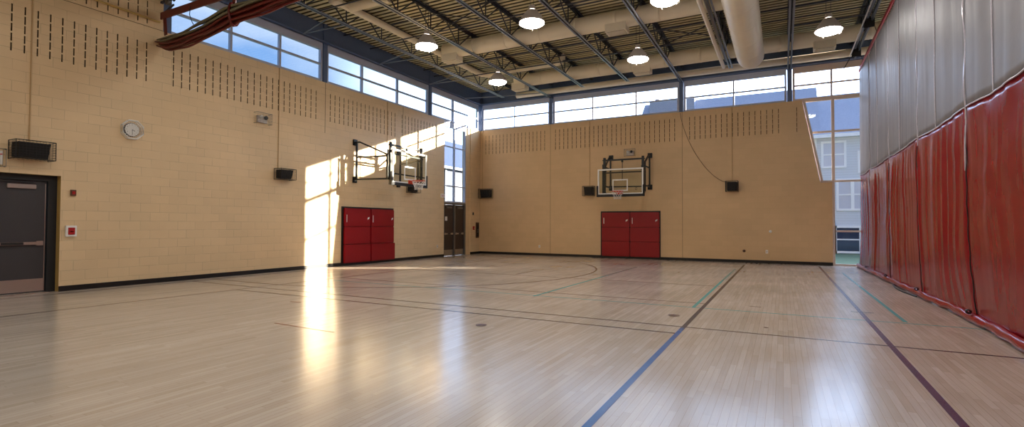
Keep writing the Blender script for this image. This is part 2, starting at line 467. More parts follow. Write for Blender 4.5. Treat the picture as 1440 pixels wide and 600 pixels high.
# ---- left wall
sl = slot_block([3.98 - 0.19 * k for k in range(20, 0, -1)] + [3.98 + 0.19 * k for k in range(13)], 4.55, 5)
sl += slot_block([6.84 + 0.189 * k for k in range(23)], 4.57, 5)
sl += slot_block([11.56 + 0.1915 * k for k in range(17)], 4.59, 5)
sl += slot_block([15.02 + 0.19 * k for k in range(13)], 4.60, 5)
slu = slot_block([3.98 - 0.19 * k for k in range(20, 0, -1)] + [3.98 + 0.19 * k for k in range(13)], 5.86, 9)
DR = (2.66, 4.77, 0.0, 2.28)                        # near door opening y0 y1 z0 z1
OP = (17.76, 19.82, 0.0, 5.79)                      # far doors with the tall window above
PL = lambda u, v: Vector((XL, u, v))
wl = sheet(PL, YF, YB, 0.0, ZT, [DR, OP], sl, 0.05, (1, 0, 0))
sheet(PL, YF, 6.60, ZT + 0.012, ZD, [], slu, 0.05, (1, 0, 0), wl)
wl.box(XL - 0.03, XL - 0.02, YF, 6.6, ZT - 0.01, ZT + 0.02, 1)      # joint line
# thickness of the wall: reveals, top, back
def wall_solid(mb, y0, y1, z0, z1):
    x0 = XL - TH_W
    mb.add([(x0, y0, z0), (x0, y1, z0), (x0, y1, z1), (x0, y0, z1), (XL, y0, z1), (XL, y1, z1)], [(0, 1, 2, 3), (3, 2, 5, 4)], 0)
for (a, b, c, d) in [(YF, DR[0], 0, ZT), (DR[0], DR[1], DR[3], ZT), (DR[1], OP[0], 0, ZT), (OP[1], YB, 0, ZT), (YF, 6.6, ZT, ZD)]:
    wall_solid(wl, a, b, c, d)
def face(mb, pts, mi=0): mb.add(pts, [tuple(range(len(pts)))], mi)
x0 = XL - TH_W
for y in (DR[0], DR[1]): face(wl, [(XL, y, 0), (x0, y, 0), (x0, y, DR[3]), (XL, y, DR[3])], 2)
face(wl, [(XL, DR[0], DR[3]), (x0, DR[0], DR[3]), (x0, DR[1], DR[3]), (XL, DR[1], DR[3])], 2)
for y in OP[:2]: face(wl, [(XL, y, 0), (x0, y, 0), (x0, y, ZT), (XL, y, ZT)], 0)
face(wl, [(XL, 6.6, ZT), (x0, 6.6, ZT), (x0, 6.6, ZD), (XL, 6.6, ZD)], 0)
for yj in (11.36, 15.08): wl.box(XL, XL + 0.002, yj - 0.008, yj + 0.008, 4.2, ZT, 1)
struct('wall_left', wl, [M_WALL_L, M_SLOT, M_TAN], label='long cream painted block wall with slotted band, on the left')

# ---- back wall: straight part plus the slanted right end
sb = slot_block([-12.34 + 0.19 * k for k in range(17)], 4.66, 5)
sb += slot_block([-8.78 + 0.195 * k for k in range(27)], 4.66, 5)
sb += slot_block([-3.15 + 0.191 * k for k in range(17)], 4.68, 5)
sb += slot_block([0.48], 4.68, 5)
PB = lambda u, v: Vector((u, YB, v))
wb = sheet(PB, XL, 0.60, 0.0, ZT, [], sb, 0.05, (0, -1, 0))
end = [(0.60, YB, 0), (1.53, YB, 0), (1.53, YB, 2.90), (1.17, YB, 2.90), (0.64, YB, ZT), (0.60, YB, ZT)]
face(wb, end)
ring = [(XL, 0), (1.53, 0), (1.53, 2.90), (1.17, 2.90), (0.64, ZT), (XL, ZT)]
for (a, b) in zip(ring, ring[1:]):
    face(wb, [(a[0], YB, a[1]), (b[0], YB, b[1]), (b[0], YB + 0.2, b[1]), (a[0], YB + 0.2, a[1])])
face(wb, [(x, YB + 0.2, z) for x, z in ring])
for xj in (-9.02, -3.43): wb.box(xj - 0.006, xj + 0.006, YB - 0.001, YB, 0.1, ZT, 1)
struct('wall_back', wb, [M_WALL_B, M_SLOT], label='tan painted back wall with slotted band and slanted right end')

# ---- walls that close the hall out of view
w = MB(); w.box(XR, XR + 0.2, YF, YB + 0.3, 0, ZD + 0.2)
struct('wall_right', w, block_mat('painted_block_right', WALL_RGB, 1))
w = MB(); w.box(XL - 0.4, XR + 0.2, YF - 0.2, YF, 0, ZD + 0.2)
struct('wall_front', w, block_mat('painted_block_front', WALL_RGB, 0))

# ---- ribbed steel roof deck, ribs along x
dk = MB(); per = 0.19; y = YF - 0.2; prof = []
while y < YB + 0.5:
    prof += [(y, ZD), (y + 0.115, ZD), (y + 0.108, ZD + 0.10), (y + 0.197, ZD + 0.10)]
    y += per
v = []; f = []
for (yy, zz) in prof: v += [(XL - 0.5, yy, zz), (XR + 0.3, yy, zz)]
for i in range(len(prof) - 1): f.append((2 * i, 2 * i + 1, 2 * i + 3, 2 * i + 2))
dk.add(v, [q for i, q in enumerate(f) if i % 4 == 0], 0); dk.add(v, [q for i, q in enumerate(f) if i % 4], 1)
dk.box(XL - 0.5, XR + 0.3, YF - 0.3, YB + 0.5, ZD + 0.105, ZD + 0.25, 0)
struct('ceiling', dk, [M_DECK, mat('shaded_perforated_flute', (104, 98, 76), 0.8)], label='cream ribbed metal roof deck')  # darker flute colour holds both the perforation and the shade between the ribs

# ---- baseboards
def bb(name, x0, x1, y0, y1, h=0.105):
    b = MB(); b.box(x0, x1, y0, y1, 0.0, h)
    return struct(name, b, M_BASE)
bb('baseboard_left', XL, XL + 0.012, DR[1], OP[0])
bb('baseboard_left.001', XL, XL + 0.012, OP[1], YB)
bb('baseboard_left.002', XL, XL + 0.012, YF, DR[0])
bb('baseboard_back', XL, 1.53, YB - 0.014, YB)

# ---- perimeter beams above the glazing (navy)
t = MB(); t.box(XL - 0.20, XL - 0.02, 6.6, YB + 0.1, 7.00, ZD); t.box(XL - 0.2, XL + 0.10, 6.6, YB, 7.02, 7.05)
struct('trim_1', t, M_NAVY, label='navy steel fascia above left clerestory windows')
t = MB(); t.box(XL - 0.2, XR, YB + 0.04, YB + 0.24, 7.00, ZD); t.box(XL, XR, YB - 0.08, YB + 0.2, 7.02, 7.05)
struct('trim_2', t, M_NAVY, label='navy steel fascia above back clerestory windows')

# ---- glazing
WN = [0]
def glazing(axis, plane, uc, zc, frame_w=0.07, depth=0.10, skip=(), mat_f=None, label=None, extra=None, head=None):
    """uc, zc: cut positions; bars on every cut; one pane per cell"""
    WN[0] += 1
    root = empty('window_%d' % WN[0]); tag(root, label, None, None, 'structure')
    mf = mat_f or M_FRAME
    if axis == 'y': B = lambda m_, u0, u1, z0, z1, d0, d1: m_.box(plane + d0, plane + d1, u0, u1, z0, z1)
    else: B = lambda m_, u0, u1, z0, z1, d0, d1: m_.box(u0, u1, plane + d0, plane + d1, z0, z1)
    fr = MB(); h = frame_w / 2
    for k, u in enumerate(uc):
        if k in (0, len(uc) - 1):
            uu = u + h if k == 0 else u - h
            B(fr, uu - h, uu + h, zc[0], zc[-1], -depth / 2, depth / 2)
    for k, z in enumerate(zc):
        if k in (0, len(zc) - 1):
            zz = z + h if k == 0 else z - h
            B(fr, uc[0] + frame_w, uc[-1] - frame_w, zz - h, zz + h, -depth / 2, depth / 2)
    if extra: extra(fr)
    fr.build('window_frame', mf, root)
    for u in uc[1:-1]:
        b = MB(); B(b, u - h * 0.8, u + h * 0.8, zc[0] + frame_w, zc[-1] - frame_w, -depth / 2 + .004, depth / 2 - .004); b.build('mullion', mf, root)
    for z in zc[1:-1]:
        b = MB(); B(b, uc[0] + frame_w, uc[-1] - frame_w, z - h * 0.7, z + h * 0.7, -depth / 2 + .008, depth / 2 - .008); b.build('transom', mf, root)
    for i in range(len(uc) - 1):
        for j in range(len(zc) - 1):
            if (i, j) in skip: continue
            b = MB(); B(b, uc[i], uc[i + 1], zc[j], zc[j + 1], -0.004, 0.004); b.build('pane', M_GLASS, root)
    if head:
        b = MB(); B(b, uc[0], uc[-1], zc[-1], head, -depth / 2, depth / 2); b.build('head_frame', mf, root)
    return root
ZC = [5.79, 6.34, 6.86]
GX = XL - 0.07
glazing('y', GX, [6.62, 8.27, 9.74, 11.25], ZC, label='left clerestory window behind the folded curtain', head=7.02)
glazing('y', GX, [11.42, 12.98, 14.80, 16.66], ZC, label='left clerestory window between the two navy columns', head=7.02)
glazing('y', GX, [16.84, 18.45, 20.52], ZC, label='left clerestory window next to the hall corner', head=7.02)
GY = YB + 0.10
glazing('x', GY, [-12.55, -10.83, -9.08], ZC, label='back clerestory window next to the hall corner', head=7.02)
glazing('x', GY, [-8.90, -7.10, -5.25, -3.55], ZC, label='back clerestory window above the back basketball hoop', head=7.02)
glazing('x', GY, [-3.37, -1.58, 0.17], ZC, label='back clerestory window right of the back hoop', head=7.02)
# tall right-hand glazing, its left edge following the slanted wall end
def slanted(fr):
    fr.bar((0.66, GY - 0.02, 5.76), (1.19, GY - 0.02, 2.90), 0.14, 0.05, up=(1, 0, 0.2))
glazing('x', GY, [0.36, 1.54, 3.3, 5.1, 6.9, 8.7], [5.79, 6.34, 6.86], mat_f=M_FRAME_T, label='top lights of the tall window at the right', head=7.02)
WN[0] += 1
root = empty('window_%d' % WN[0]); tag(root, 'tall window between slanted wall end and red curtain', None, None, 'structure')
fr = MB()
fr.bar((0.70, GY - 0.05, 5.76), (1.23, GY - 0.05, 2.92), 0.22, 0.07, up=(1, 0, 0.186))
fr.box(1.18, 1.52, GY - 0.13, GY + 0.05, 2.86, 2.93)
fr.box(1.53, 1.60, GY - 0.13, GY + 0.05, 0.0, 2.90)
fr.box(1.53, 8.7, GY - 0.05, GY + 0.05, 0.0, 0.06)
fr.box(0.62, 8.7, GY - 0.05, GY + 0.05, 5.73, 5.79)
fr.build('window_frame', M_FRAME_T, root)
for z, a in ((4.63, 0.88), (2.90, 1.53), (1.18, 1.56)):
    b = MB(); b.box(a, 8.7, GY - 0.045, GY + 0.045, z - 0.03, z + 0.03); b.build('transom', M_FRAME_T, root)
for x in (1.57, 3.3, 5.1, 6.9, 8.7):
    b = MB(); b.box(x - 0.045, x + 0.045, GY - 0.05, GY + 0.05, (2.93 if x < 2 else 0.06), 5.73); b.build('mullion', M_FRAME_T, root)
b = MB(); b.prism([(0.64, GY, 5.79), (1.56, GY, 5.79), (1.56, GY, 4.63), (0.86, GY, 4.63)], (0, 0.008, 0)); b.build('pane', M_GLASS, root)
b = MB(); b.prism([(0.86, GY, 4.63), (1.56, GY, 4.63), (1.56, GY, 2.9), (1.17, GY, 2.9)], (0, 0.008, 0)); b.build('pane', M_GLASS, root)
xs = [1.56, 3.3, 5.1, 6.9, 8.7]; zs = [0.06, 1.18, 2.9, 4.63, 5.79]
for i in range(4):
    for j in range(4):
        b = MB(); b.box(xs[i], xs[i + 1], GY, GY + 0.008, zs[j], zs[j + 1]); b.build('pane', M_GLASS, root)
w = MB(); w.box(8.7, XR, YB, YB + 0.25, 0, 7.0); struct('wall_back.001', w, M_WALL_B)

# tall window above the far double doors, x plane a little behind the wall face
glazing('y', XL - 0.10, [17.78, 18.62, 19.50], [2.30, 3.02, 4.72, 5.62], mat_f=M_FRAME, frame_w=0.06, label='tall narrow window above the far double doors')
# pier that closes the opening right of it
w = MB(); w.box(XL - 0.24, XL - 0.03, 19.50, 19.84, 0.0, ZT - 0.05)
struct('wall_left.001', w, M_WALL_L, label='cream pier beside the far double doors')
w = MB(); w.box(XL - 0.16, XL - 0.04, 17.76, 19.82, 5.62, 5.78)
struct('trim_3', w, M_FRAME, label='grey head frame of the tall window')

# ---- navy columns
def column(x, y, w_, d_, z0, label):
    c = MB(); c.box(x - w_ / 2, x + w_ / 2, y - d_ / 2, y + d_ / 2, z0, ZD)
    root = c.build('steel_column', M_NAVY)
    cap = MB(); cap.box(x - w_ / 2 - 0.02, x + w_ / 2 + 0.02, y - d_ / 2 - 0.02, y + d_ / 2 + 0.02, 6.98, 7.00)
    cap.build('bracket_plate', M_NAVY, root)
    return tag(root, label, 'column', 'navy columns between the clerestory windows')
column(XL - 0.08, 11.335, 0.20, 0.15, ZT, 'navy column in left clerestory, nearer the folded curtain')
column(XL - 0.08, 16.75, 0.20, 0.15, ZT, 'navy column in left clerestory, nearer the far corner')
column(XL - 0.02, YB + 0.06, 0.16, 0.16, ZT, 'navy column standing in the far hall corner')
column(-8.99, YB + 0.08, 0.15, 0.2, ZT, 'navy column in back clerestory, left of the back hoop')
column(-3.46, YB + 0.08, 0.15, 0.2, ZT, 'navy column in back clerestory, just right of the back hoop')
column(0.265, YB + 0.08, 0.15, 0.2, ZT, 'navy column in back clerestory next to the slanted wall end')
w = MB(); w.box(XL - 0.22, XL, 6.60, 6.78, ZT, 7.02); struct('trim_4', w, M_NAVY, label='navy jamb at the near end of the left clerestory')

# ------------------------------------------------------------------ roof joists
JX = [-10.83, -8.97, -7.12, -5.28, -3.43, -1.58, 0.26, 2.12]
JN = ['open-web roof joist nearest the left clerestory windows',
      'roof joist ending at the column left of the back hoop',
      'roof joist directly right of the left-hand back column joist',
      'roof joist over the middle of the back hoop',
      'roof joist ending at the column right of the back hoop',
      'roof joist with white pipes, left of the big round duct',
      'roof joist ending at the column by the slanted wall end',
      'roof joist running along the top of the divider curtain']
nodes = [17.62 + 1.435 * 1 - 1.435 * k for k in range(18)]
protos = {}
def web_mesh(kind):
    if kind in protos: return protos[kind]
    b = MB(); top = 7.53 - 6.97
    if kind == 'left': b.bar((0, 0, 0), (0, -0.69, top), 0.03, 0.03)
    elif kind == 'right': b.bar((0, 0, 0), (0, 0.69, top), 0.03, 0.03)
    else: b.bar((0, 0, 0), (0, 0, top), 0.026, 0.026, up=(0, 1, 0))
    o = b.build('web_bar', M_STEEL); protos[kind] = o
    return o
first = {}
for k, x in enumerate(JX):
    r = empty('roof_joist', (x, YB, 6.97)); tag(r, JN[k], 'roof joist', 'open web joists under the roof deck')
    at_col = k in (1, 4, 6)
    yend = (YB - 0.0) if at_col else 19.62
    bc = MB()
    for s_ in (-1, 1):
        bc.box(s_ * 0.045 - 0.026, s_ * 0.045 + 0.026, YF - YB, yend - YB, -0.022, -0.012)
        bc.box(s_ * 0.023 - 0.004, s_ * 0.023 + 0.004, YF - YB, yend - YB, -0.022, 0.03)
    bc.build('bottom_chord', M_CHORD, r)
    tcm = MB()
    for s_ in (-1, 1):
        tcm.box(s_ * 0.05 - 0.035, s_ * 0.05 + 0.035, YF - YB, 0.1, 0.60, 0.612)
        tcm.box(s_ * 0.023 - 0.004, s_ * 0.023 + 0.004, YF - YB, 0.1, 0.54, 0.60)
    tcm.build('top_chord', M_STEEL, r)
    for yn in nodes:
        for kind in ('left', 'vertical', 'right'):
            if kind not in protos:
                o = web_mesh(kind)
            else:
                o = protos[kind].copy(); COL.objects.link(o)
            o.parent = r; o.location = (0, yn - YB, 0)
# bridging between the joists
def bridging(y, label, z0=6.99, z1=7.52, cross=True, xs=None):
    r = empty('joist_bridging', (0, y, 7.3)); tag(r, label, 'bridging')
    b = MB(); b.bar((XL, 0, z1 - 7.3), (JX[-1], 0, z1 - 7.3), 0.035, 0.035); b.build('top_rail', M_STEEL, r)
    for (xa, xb) in ((JX[0], JX[5]), (JX[6], JX[7])):
        b = MB(); b.bar((xa, 0.02, z0 - 7.3), (xb, 0.02, z0 - 7.3), 0.03, 0.03); b.build('bottom_rail', M_STEEL, r)
    if cross:
        for i in (xs if xs is not None else range(len(JX) - 1)):
            for (a, c) in ((z0, z1), (z1, z0)):
                b = MB(); b.bar((JX[i] + .03, 0.04 if a < c else -0.03, a - 7.3), (JX[i + 1] - .03, 0.04 if a < c else -0.03, c - 7.3), 0.026, 0.026); b.build('cross_brace', M_STEEL, r)
bridging(16.30, 'dark steel bridging with cross braces between joists, nearer the back wall', xs=[4])
bridging(12.10, 'dark steel bridging across the joists, halfway down the hall', xs=[1, 3])
bridging(14.9, 'dark steel bridging rails behind the fat horizontal duct', cross=False)
bridging(9.45, 'dark steel bridging at the top edge of the view', xs=[1])
def kicker(y, label):
    r = empty('diagonal_brace', (XL, y, 7.0)); tag(r, label, 'brace', 'braces from the left joist to the navy fascia')
    for dy in (-0.55, 0.05):
        b = MB(); b.tube([(0.05, 0, 0.02), (JX[0] - XL, dy, 0.0)], 0.018, 6); b.build('brace_bar', M_CHORD, r)
kicker(10.45, 'pair of thin braces beside nearer left clerestory column')
kicker(13.7, 'pair of thin braces midway along left clerestory')
kicker(16.6, 'pair of thin braces beside farther left clerestory column')
b = MB(); b.tube([(XL + 0.05, 19.2, 7.02), (JX[0] + .2, 19.55, 6.99), (-9.1, 19.9, 7.02)], 0.02, 6)
tag(b.build('diagonal_brace', M_CHORD), 'thin brace rod crossing the far hall corner', 'brace')

# ------------------------------------------------------------------ ducts and pipes
def duct_x(name, x0, x1, y, z, r, label, taps):
    root = empty(name, (x0, y, z)); tag(root, label, 'duct')
    b = MB(); L = x1 - x0; n = 28
    pf = [(0.001, 0.0), (r * 0.9, 0.0), (r, 0.02)]
    k = 1.2
    while k < L - 0.2:
        pf += [(r, k - 0.05), (r, k - 0.02), (r + 0.005, k - 0.016), (r + 0.005, k + 0.016), (r, k + 0.02), (r, k + 0.05)]
        k += 1.2
    pf += [(r, L - 0.02), (r * 0.9, L), (0.001, L)]
    b.lathe(pf, (0, 0, 0), n, 'x'); b.build('duct_run', M_DUCT, root)
    for tx in taps:
        b = MB(); cx = tx - x0
        b.box(cx - 0.30, cx + 0.30, -r * 0.8, r * 0.8, -r - 0.13, -r * 0.35)
        g = b.build('register_box', M_DUCT, root)
        q = MB(); q.box(cx - 0.25, cx + 0.25, -r * 0.65, r * 0.65, -r - 0.134, -r - 0.131, 0)
        for s_ in range(9):
            yy = -r * 0.6 + s_ * r * 0.15
            q.box(cx - 0.25, cx + 0.25, yy, yy + 0.012, -r - 0.145, -r - 0.132, 1)
        q.build('grille', [M_SLOT, M_DUCT], g)
    return root
duct_x('round_duct', -10.15, -1.2, 14.25, 7.24, 0.25, 'fat cream round duct crossing the ceiling in the middle of view', [-9.85, -4.15])
duct_x('round_duct', -9.65, 3.5, 18.55, 7.24, 0.25, 'long cream round duct crossing ahead of the back windows', [-9.45, -4.45, 1.2])
b = MB(); b.lathe([(0.001, 0), (0.09, 0), (0.125, 0.02), (0.125, 13.98), (0.09, 14.0), (0.001, 14)], (-10.5, 20.25, 7.14), 20, 'x')
tag(b.build('roof_drain_pipe', M_PIPE), 'slim white pipe along the top of the back windows', 'pipe')
# big duct down the hall
root = empty('main_duct', (-0.86, 18.15, 6.77)); tag(root, 'very large cream round duct hanging above the right of the court', 'duct')
b = MB(); R = 0.40; pf = [(0.001, 0.0), (R * 0.6, 0.0), (R * 0.86, 0.06), (R * 0.97, 0.2), (R, 0.4)]; k = 1.2
while k < 25:
    pf += [(R, k - 0.05), (R, k - 0.015), (R + 0.004, k - 0.011), (R + 0.004, k + 0.011), (R, k + 0.015), (R, k + 0.05)]; k += 1.25
pf += [(R, 25.3), (0.001, 25.3)]
b.lathe([(r_, -h_) for r_, h_ in pf], (0, 0, 0), 36, 'y'); b.build('duct_run', M_DUCT, root)
for k in range(1, 7):
    s_ = MB(); s_.tube([(0, -k * 3.6 + 2.2, R + 0.0), (0, -k * 3.6 + 2.2, ZD - 6.77)], 0.012, 6); s_.build('hanger_rod', M_STEEL, root)
# pipes beside joist six
b = MB(); b.tube([(-1.76, YF, 6.84), (-1.76, 19.0, 6.84)], 0.06, 12)
tag(b.build('white_pipe', M_PIPE), 'white pipe running beside the big round duct', 'pipe')
b = MB(); b.tube([(-1.66, YF, 6.93), (-1.66, 18.6, 6.93)], 0.03, 8)
tag(b.build('conduit', M_GREY), 'thin grey conduit between white pipe and big duct', 'conduit')
# cream pipe on the left with a branch, then turning right and up through the deck
root = empty('cream_pipe', (-10.5, 9.9, 7.3)); tag(root, 'cream ceiling pipe at left that branches and turns across the hall', 'pipe')
b = MB(); b.tube([(0, -0.15, 0), (0, 7.25, 0), (0.06, 7.38, 0), (0.2, 7.42, 0), (3.25, 7.42, 0), (3.38, 7.42, 0.03), (3.42, 7.42, 0.12), (3.42, 7.42, 0.315)], 0.10, 14); b.build('pipe_run', M_DUCT, root)
b = MB(); b.tube([(0.0, 0.35, 0.0), (1.4, 0.35, 0.0)], 0.12, 14); b.lathe([(0.001, -0.3), (0.13, -0.3), (0.13, -0.02), (0.001, -0.02)], (0, 0, 0), 16, 'y'); b.build('branch', M_DUCT, root)
b = MB(); b.tube([(0.02, 7.4, -0.02), (0.62, 8.25, -0.05)], 0.06, 10); b.build('offshoot', M_DUCT, root)
# sprinkler lines
for y, lb in ((17.0, 'thin dark pipe under the deck ahead of long cream duct'), (13.3, 'thin dark pipe under the deck before fat cream duct')):
    b = MB(); b.tube([(XL, y, 7.45), (2.3, y, 7.45)], 0.022, 8); tag(b.build('sprinkler_pipe', M_STEEL), lb, 'pipe')

# ------------------------------------------------------------------ high bay lamps
def lamp(x, y, z, label=None, s_=1.0):
    r = empty('high_bay_lamp', (x, y, z)); tag(r, label, 'ceiling lamp', 'round high bay lamps')
    b = MB(); b.lathe([(0.08, 0.31), (0.13, 0.29), (0.16, 0.25), (0.25, 0.14), (0.295, 0.03), (0.30, 0.0)], (0, 0, 0), 28); b.build('shade', M_SHADE, r)
    b = MB(); b.lathe([(0.286, 0.012), (0.284, -0.03), (0.24, -0.06), (0.15, -0.078), (0.001, -0.083)], (0, 0, 0), 28); b.build('lens', M_LAMP, r)
    b = MB(); b.lathe([(0.001, 0.42), (0.07, 0.42), (0.08, 0.40), (0.08, 0.33), (0.06, 0.30)], (0, 0, 0), 16); b.build('ballast', M_SHADE, r)
    b = MB()
    b.tube([(0.31 * cos(a * pi / 12), 0.31 * sin(a * pi / 12), 0.0) for a in range(24)], 0.007, 5, closed=True)
    for a in range(4):
        c_, q = cos(a * pi / 2 + .4), sin(a * pi / 2 + .4)
        b.tube([(0.31 * c_, 0.31 * q, 0.05), (0.31 * c_, 0.31 * q, -0.06), (0.24 * c_, 0.24 * q, -0.10)], 0.007, 5)
    b.build('guard', M_SHADE, r)
    b = MB(); top = ZD - z
    for s2 in (-0.05, 0.05): b.tube([(s2, 0, 0.40), (s2, 0, top - 0.12)], 0.006, 5)
    b.tube([(-0.12, 0, top - 0.12), (0.12, 0, top - 0.12)], 0.012, 6); b.tube([(0, 0, top - 0.12), (0, 0, top + 0.02)], 0.01, 6)
    b.build('hanger', M_STEEL, r)
    return r
ZL = 6.30
lamp(-8.70, 11.35, ZL, 'lit lamp beside the grille box at left end of fat duct')
lamp(-5.39, 11.20, ZL, 'lit lamp hanging before the middle of fat cream duct')
lamp(-8.68, 15.33, ZL, 'lit lamp closest to the far hall corner')
lamp(-3.77, 15.12, ZL, 'lit lamp above the back hoop, left of big duct')
lamp(1.07, 15.09, ZL, 'lit lamp between the big duct and divider curtain')
lamp(-2.25, 11.40, ZL, 'lit lamp cut off by the top edge, left of big duct')
for (x, y) in [(1.07, 11.3), (-8.7, 7.4), (-5.39, 7.4), (-2.25, 7.4), (1.07, 7.4), (-8.7, 3.5), (-5.4, 3.5), (-2.25, 3.5), (1.07, 3.5),
               (-8.7, -0.6), (-5.4, -0.6), (-2.25, -0.6), (1.07, -0.6), (-8.7, -4.5), (-3.8, -4.5), (1.07, -4.5), (7.0, 3.5), (7.0, 11.0), (7.0, 16.0)]:
    lamp(x, y, ZL, 'lit high bay lamp outside the picture')

# ------------------------------------------------------------------ divider curtain on the right
def interp(x, tab):
    for (a, va), (b_, vb) in zip(tab, tab[1:]):
        if x <= b_: return va + (vb - va) * max(0, (x - a)) / (b_ - a)
    return tab[-1][1]
HEM = [(YF, 2.3), (5, 2.34), (7.7, 2.36), (10, 2.42), (12.5, 2.35), (16, 2.30), (20.3, 2.24)]
SEAMS = [4.6, 7.0, 9.38, 12.27, 15.27, 18.23]
def zj(y):
    s_ = [YF] + SEAMS + [20.35]
    for a, b_ in zip(s_, s_[1:]):
        if a <= y <= b_: return 3.045 - 0.045 * sin(pi * (y - a) / (b_ - a))
    return 3.03
def hsh(i): return (sin(i * 127.1 + 11.7) * 43758.5453) % 1.0
def vn(x):
    i = math.floor(x); f_ = x - i; f_ = f_ * f_ * (3 - 2 * f_)
    return hsh(i) * (1 - f_) + hsh(i + 1) * f_
def seam_pull(y):
    d = min(abs(y - s_) for s_ in SEAMS)
    return exp(-(d / 0.05) ** 2)
def pleat(y, z, top):
    amp = interp(y, [(YF, .01), (8.6, .012), (9.6, .02), (10.2, .042), (13.5, .045), (16, .045), (20.4, .04)])
    yy = y + 0.05 * sin(z * 1.7 + y) + 0.03 * sin(z * 4 + 2 * y)
    p = (vn(yy * 5.5) - 0.5) * 1.0 + (vn(yy * 11 + 40) - 0.5) * 0.45 * (0.3 + 0.7 * z / 3)
    big = (vn(y * 0.9 + 7) - 0.5) * 0.10 * (1 - min(1, z / 4))
    wr = (vn(y * 3 + z * 2.2) - 0.5) * (vn(z * 3.1 - y * 1.3 + 9) - 0.5) * 0.05
    return amp * p + big + wr
def curtain_x(y, z):
    top = zj(y)
    x = XC + pleat(y, z, top) * (0.35 + 0.65 * min(1, abs(top - z) / 0.5 + 0.2))
    q = max(0.0, 1 - (top - z) / 0.25)
    x = x * (1 - q) + (curtain_u(y, z) + 0.25 * pleat(y, z, top)) * q
    k = max(0, 1 - z / 1.6)
    x = x * (1 - k * k) + (interp(y, HEM) + pleat(y, z, top) * 0.5) * k * k
    return x + 0.03 * seam_pull(y) * (1 - q)
def curtain_u(y, z):
    top = zj(y)
    p = (vn(y * 3.1 + 3) - 0.5) * 0.035 + (vn((y + .04 * sin(z * 2)) * 8.3) - 0.5) * 0.014 + (vn(z * 1.2 + y * 1.7) - 0.5) * 0.012
    return XC + p * 0.9 + 0.035 * seam_pull(y)
ys = []; y = YF
while y < 20.35:
    ys.append(y); y += 0.03 if y > 6 else 0.15
ys.append(20.36)
def sheet_curtain(name, fx, z0f, z1f, nz, m_, parent, thick=0.006):
    b = MB(); v = []; f = []; nzz = nz + 1
    for y in ys:
        a, c = z0f(y), z1f(y)
        for k in range(nzz):
            z = a + (c - a) * k / nz; v.append((fx(y, z), y, z))
    for i in range(len(ys) - 1):
        for k in range(nz):
            f.append((i * nzz + k, (i + 1) * nzz + k, (i + 1) * nzz + k + 1, i * nzz + k + 1))
    b.add(v, f, 0, True)
    o = b.build(name, m_, parent)
    so_ = o.modifiers.new('thickness', 'SOLIDIFY'); so_.thickness = thick; so_.offset = 0
    return o
cur = empty('divider_curtain', (0, 0, 0)); tag(cur, 'hanging hall divider curtain, grey above and red vinyl below', 'curtain')
ZTOP = 6.46
lower = sheet_curtain('lower_panel', curtain_x, lambda y: 0.05, zj, 34, M_REDC, cur); tag(lower, 'red vinyl lower panel')
upper = sheet_curtain('upper_panel', curtain_u, zj, lambda y: ZTOP, 26, M_GREYC, cur); tag(upper, 'grey mesh upper panel')
sheet_curtain('top_band', lambda y, z: XC - 0.012, lambda y: ZTOP, lambda y: ZTOP + 0.15, 2, M_REDP, cur, 0.02)
b = MB(); b.tube([(interp(y, HEM) - 0.03 + 0.015 * sin(y * 3.1), y, 0.066 + 0.006 * sin(y * 9)) for y in ys[::3]], [0.062 + 0.006 * sin(y * 7) for y in ys[::3]], 10)
tag(b.build('bottom_hem', M_REDC, cur), 'padded red roll along the floor')
b = MB(); b.tube([(curtain_u(y, zj(y)) - 0.012, y, zj(y)) for y in ys[::3]], 0.011, 5); b.build('seam_binding', M_SEAM, cur)
for s_ in SEAMS:
    b = MB(); b.add([], [])
    n = 26
    zz = [zj(s_) - (0.9 if abs(s_ - 9.38) < .01 else 0.15) + k * (ZTOP - zj(s_) + (0.9 if abs(s_ - 9.38) < .01 else 0.15)) / n for k in range(n + 1)]
    for k in range(n):
        w0 = 0.016
        a, c = zz[k], zz[k + 1]
        fx = lambda z: (curtain_u(s_, z) if z > zj(s_) else curtain_x(s_, z)) - 0.03 - 0.01 * sin(z * 6)
        b.bar((fx(a), s_ + 0.01 * sin(a * 3), a), (fx(c), s_ + 0.01 * sin(c * 3), c), 0.012, 2 * w0 * (0.8 + .3 * vn(c * 9)), up=(0, 1, 0))
    b.build('lift_strap', M_SEAM, cur)
    b = MB(); b.tube([(curtain_x(s_, z) - 0.025 + .006 * sin(z * 14), s_ + 0.012 * sin(z * 5), z) for z in [0.12 + k * 0.12 for k in range(24)]], 0.008, 5); b.build('lift_cord', M_BLACK, cur)
    b = MB(); b.lathe([(0.015, -0.02), (0.035, -0.02), (0.035, 0.02), (0.015, 0.02)], (interp(s_, HEM) - 0.10, s_, 0.16), 12, 'y'); b.build('cord_ring', M_BLACK, cur)
for s_ in (10.9, 8.28, 13.8, 16.8, 6.0):
    b = MB(); b.tube([(curtain_u(s_, z) - 0.012, s_ + 0.01 * sin(z * 2), z) for z in [zj(s_) + 0.02 + k * (ZTOP - zj(s_) - 0.04) / 20 for k in range(21)]], 0.008, 5); b.build('stitched_seam', M_SEAM, cur)
# black cable on the floor at the curtain foot
b = MB(); b.tube([(2.26 - 0.09 * sin(pi * k / 14), 12.3 + 2.3 * k / 14, 0.014) for k in range(15)], 0.014, 6)
tag(b.build('floor_cable', M_BLACK), 'black cable bulging out from under the curtain foot', 'cable')
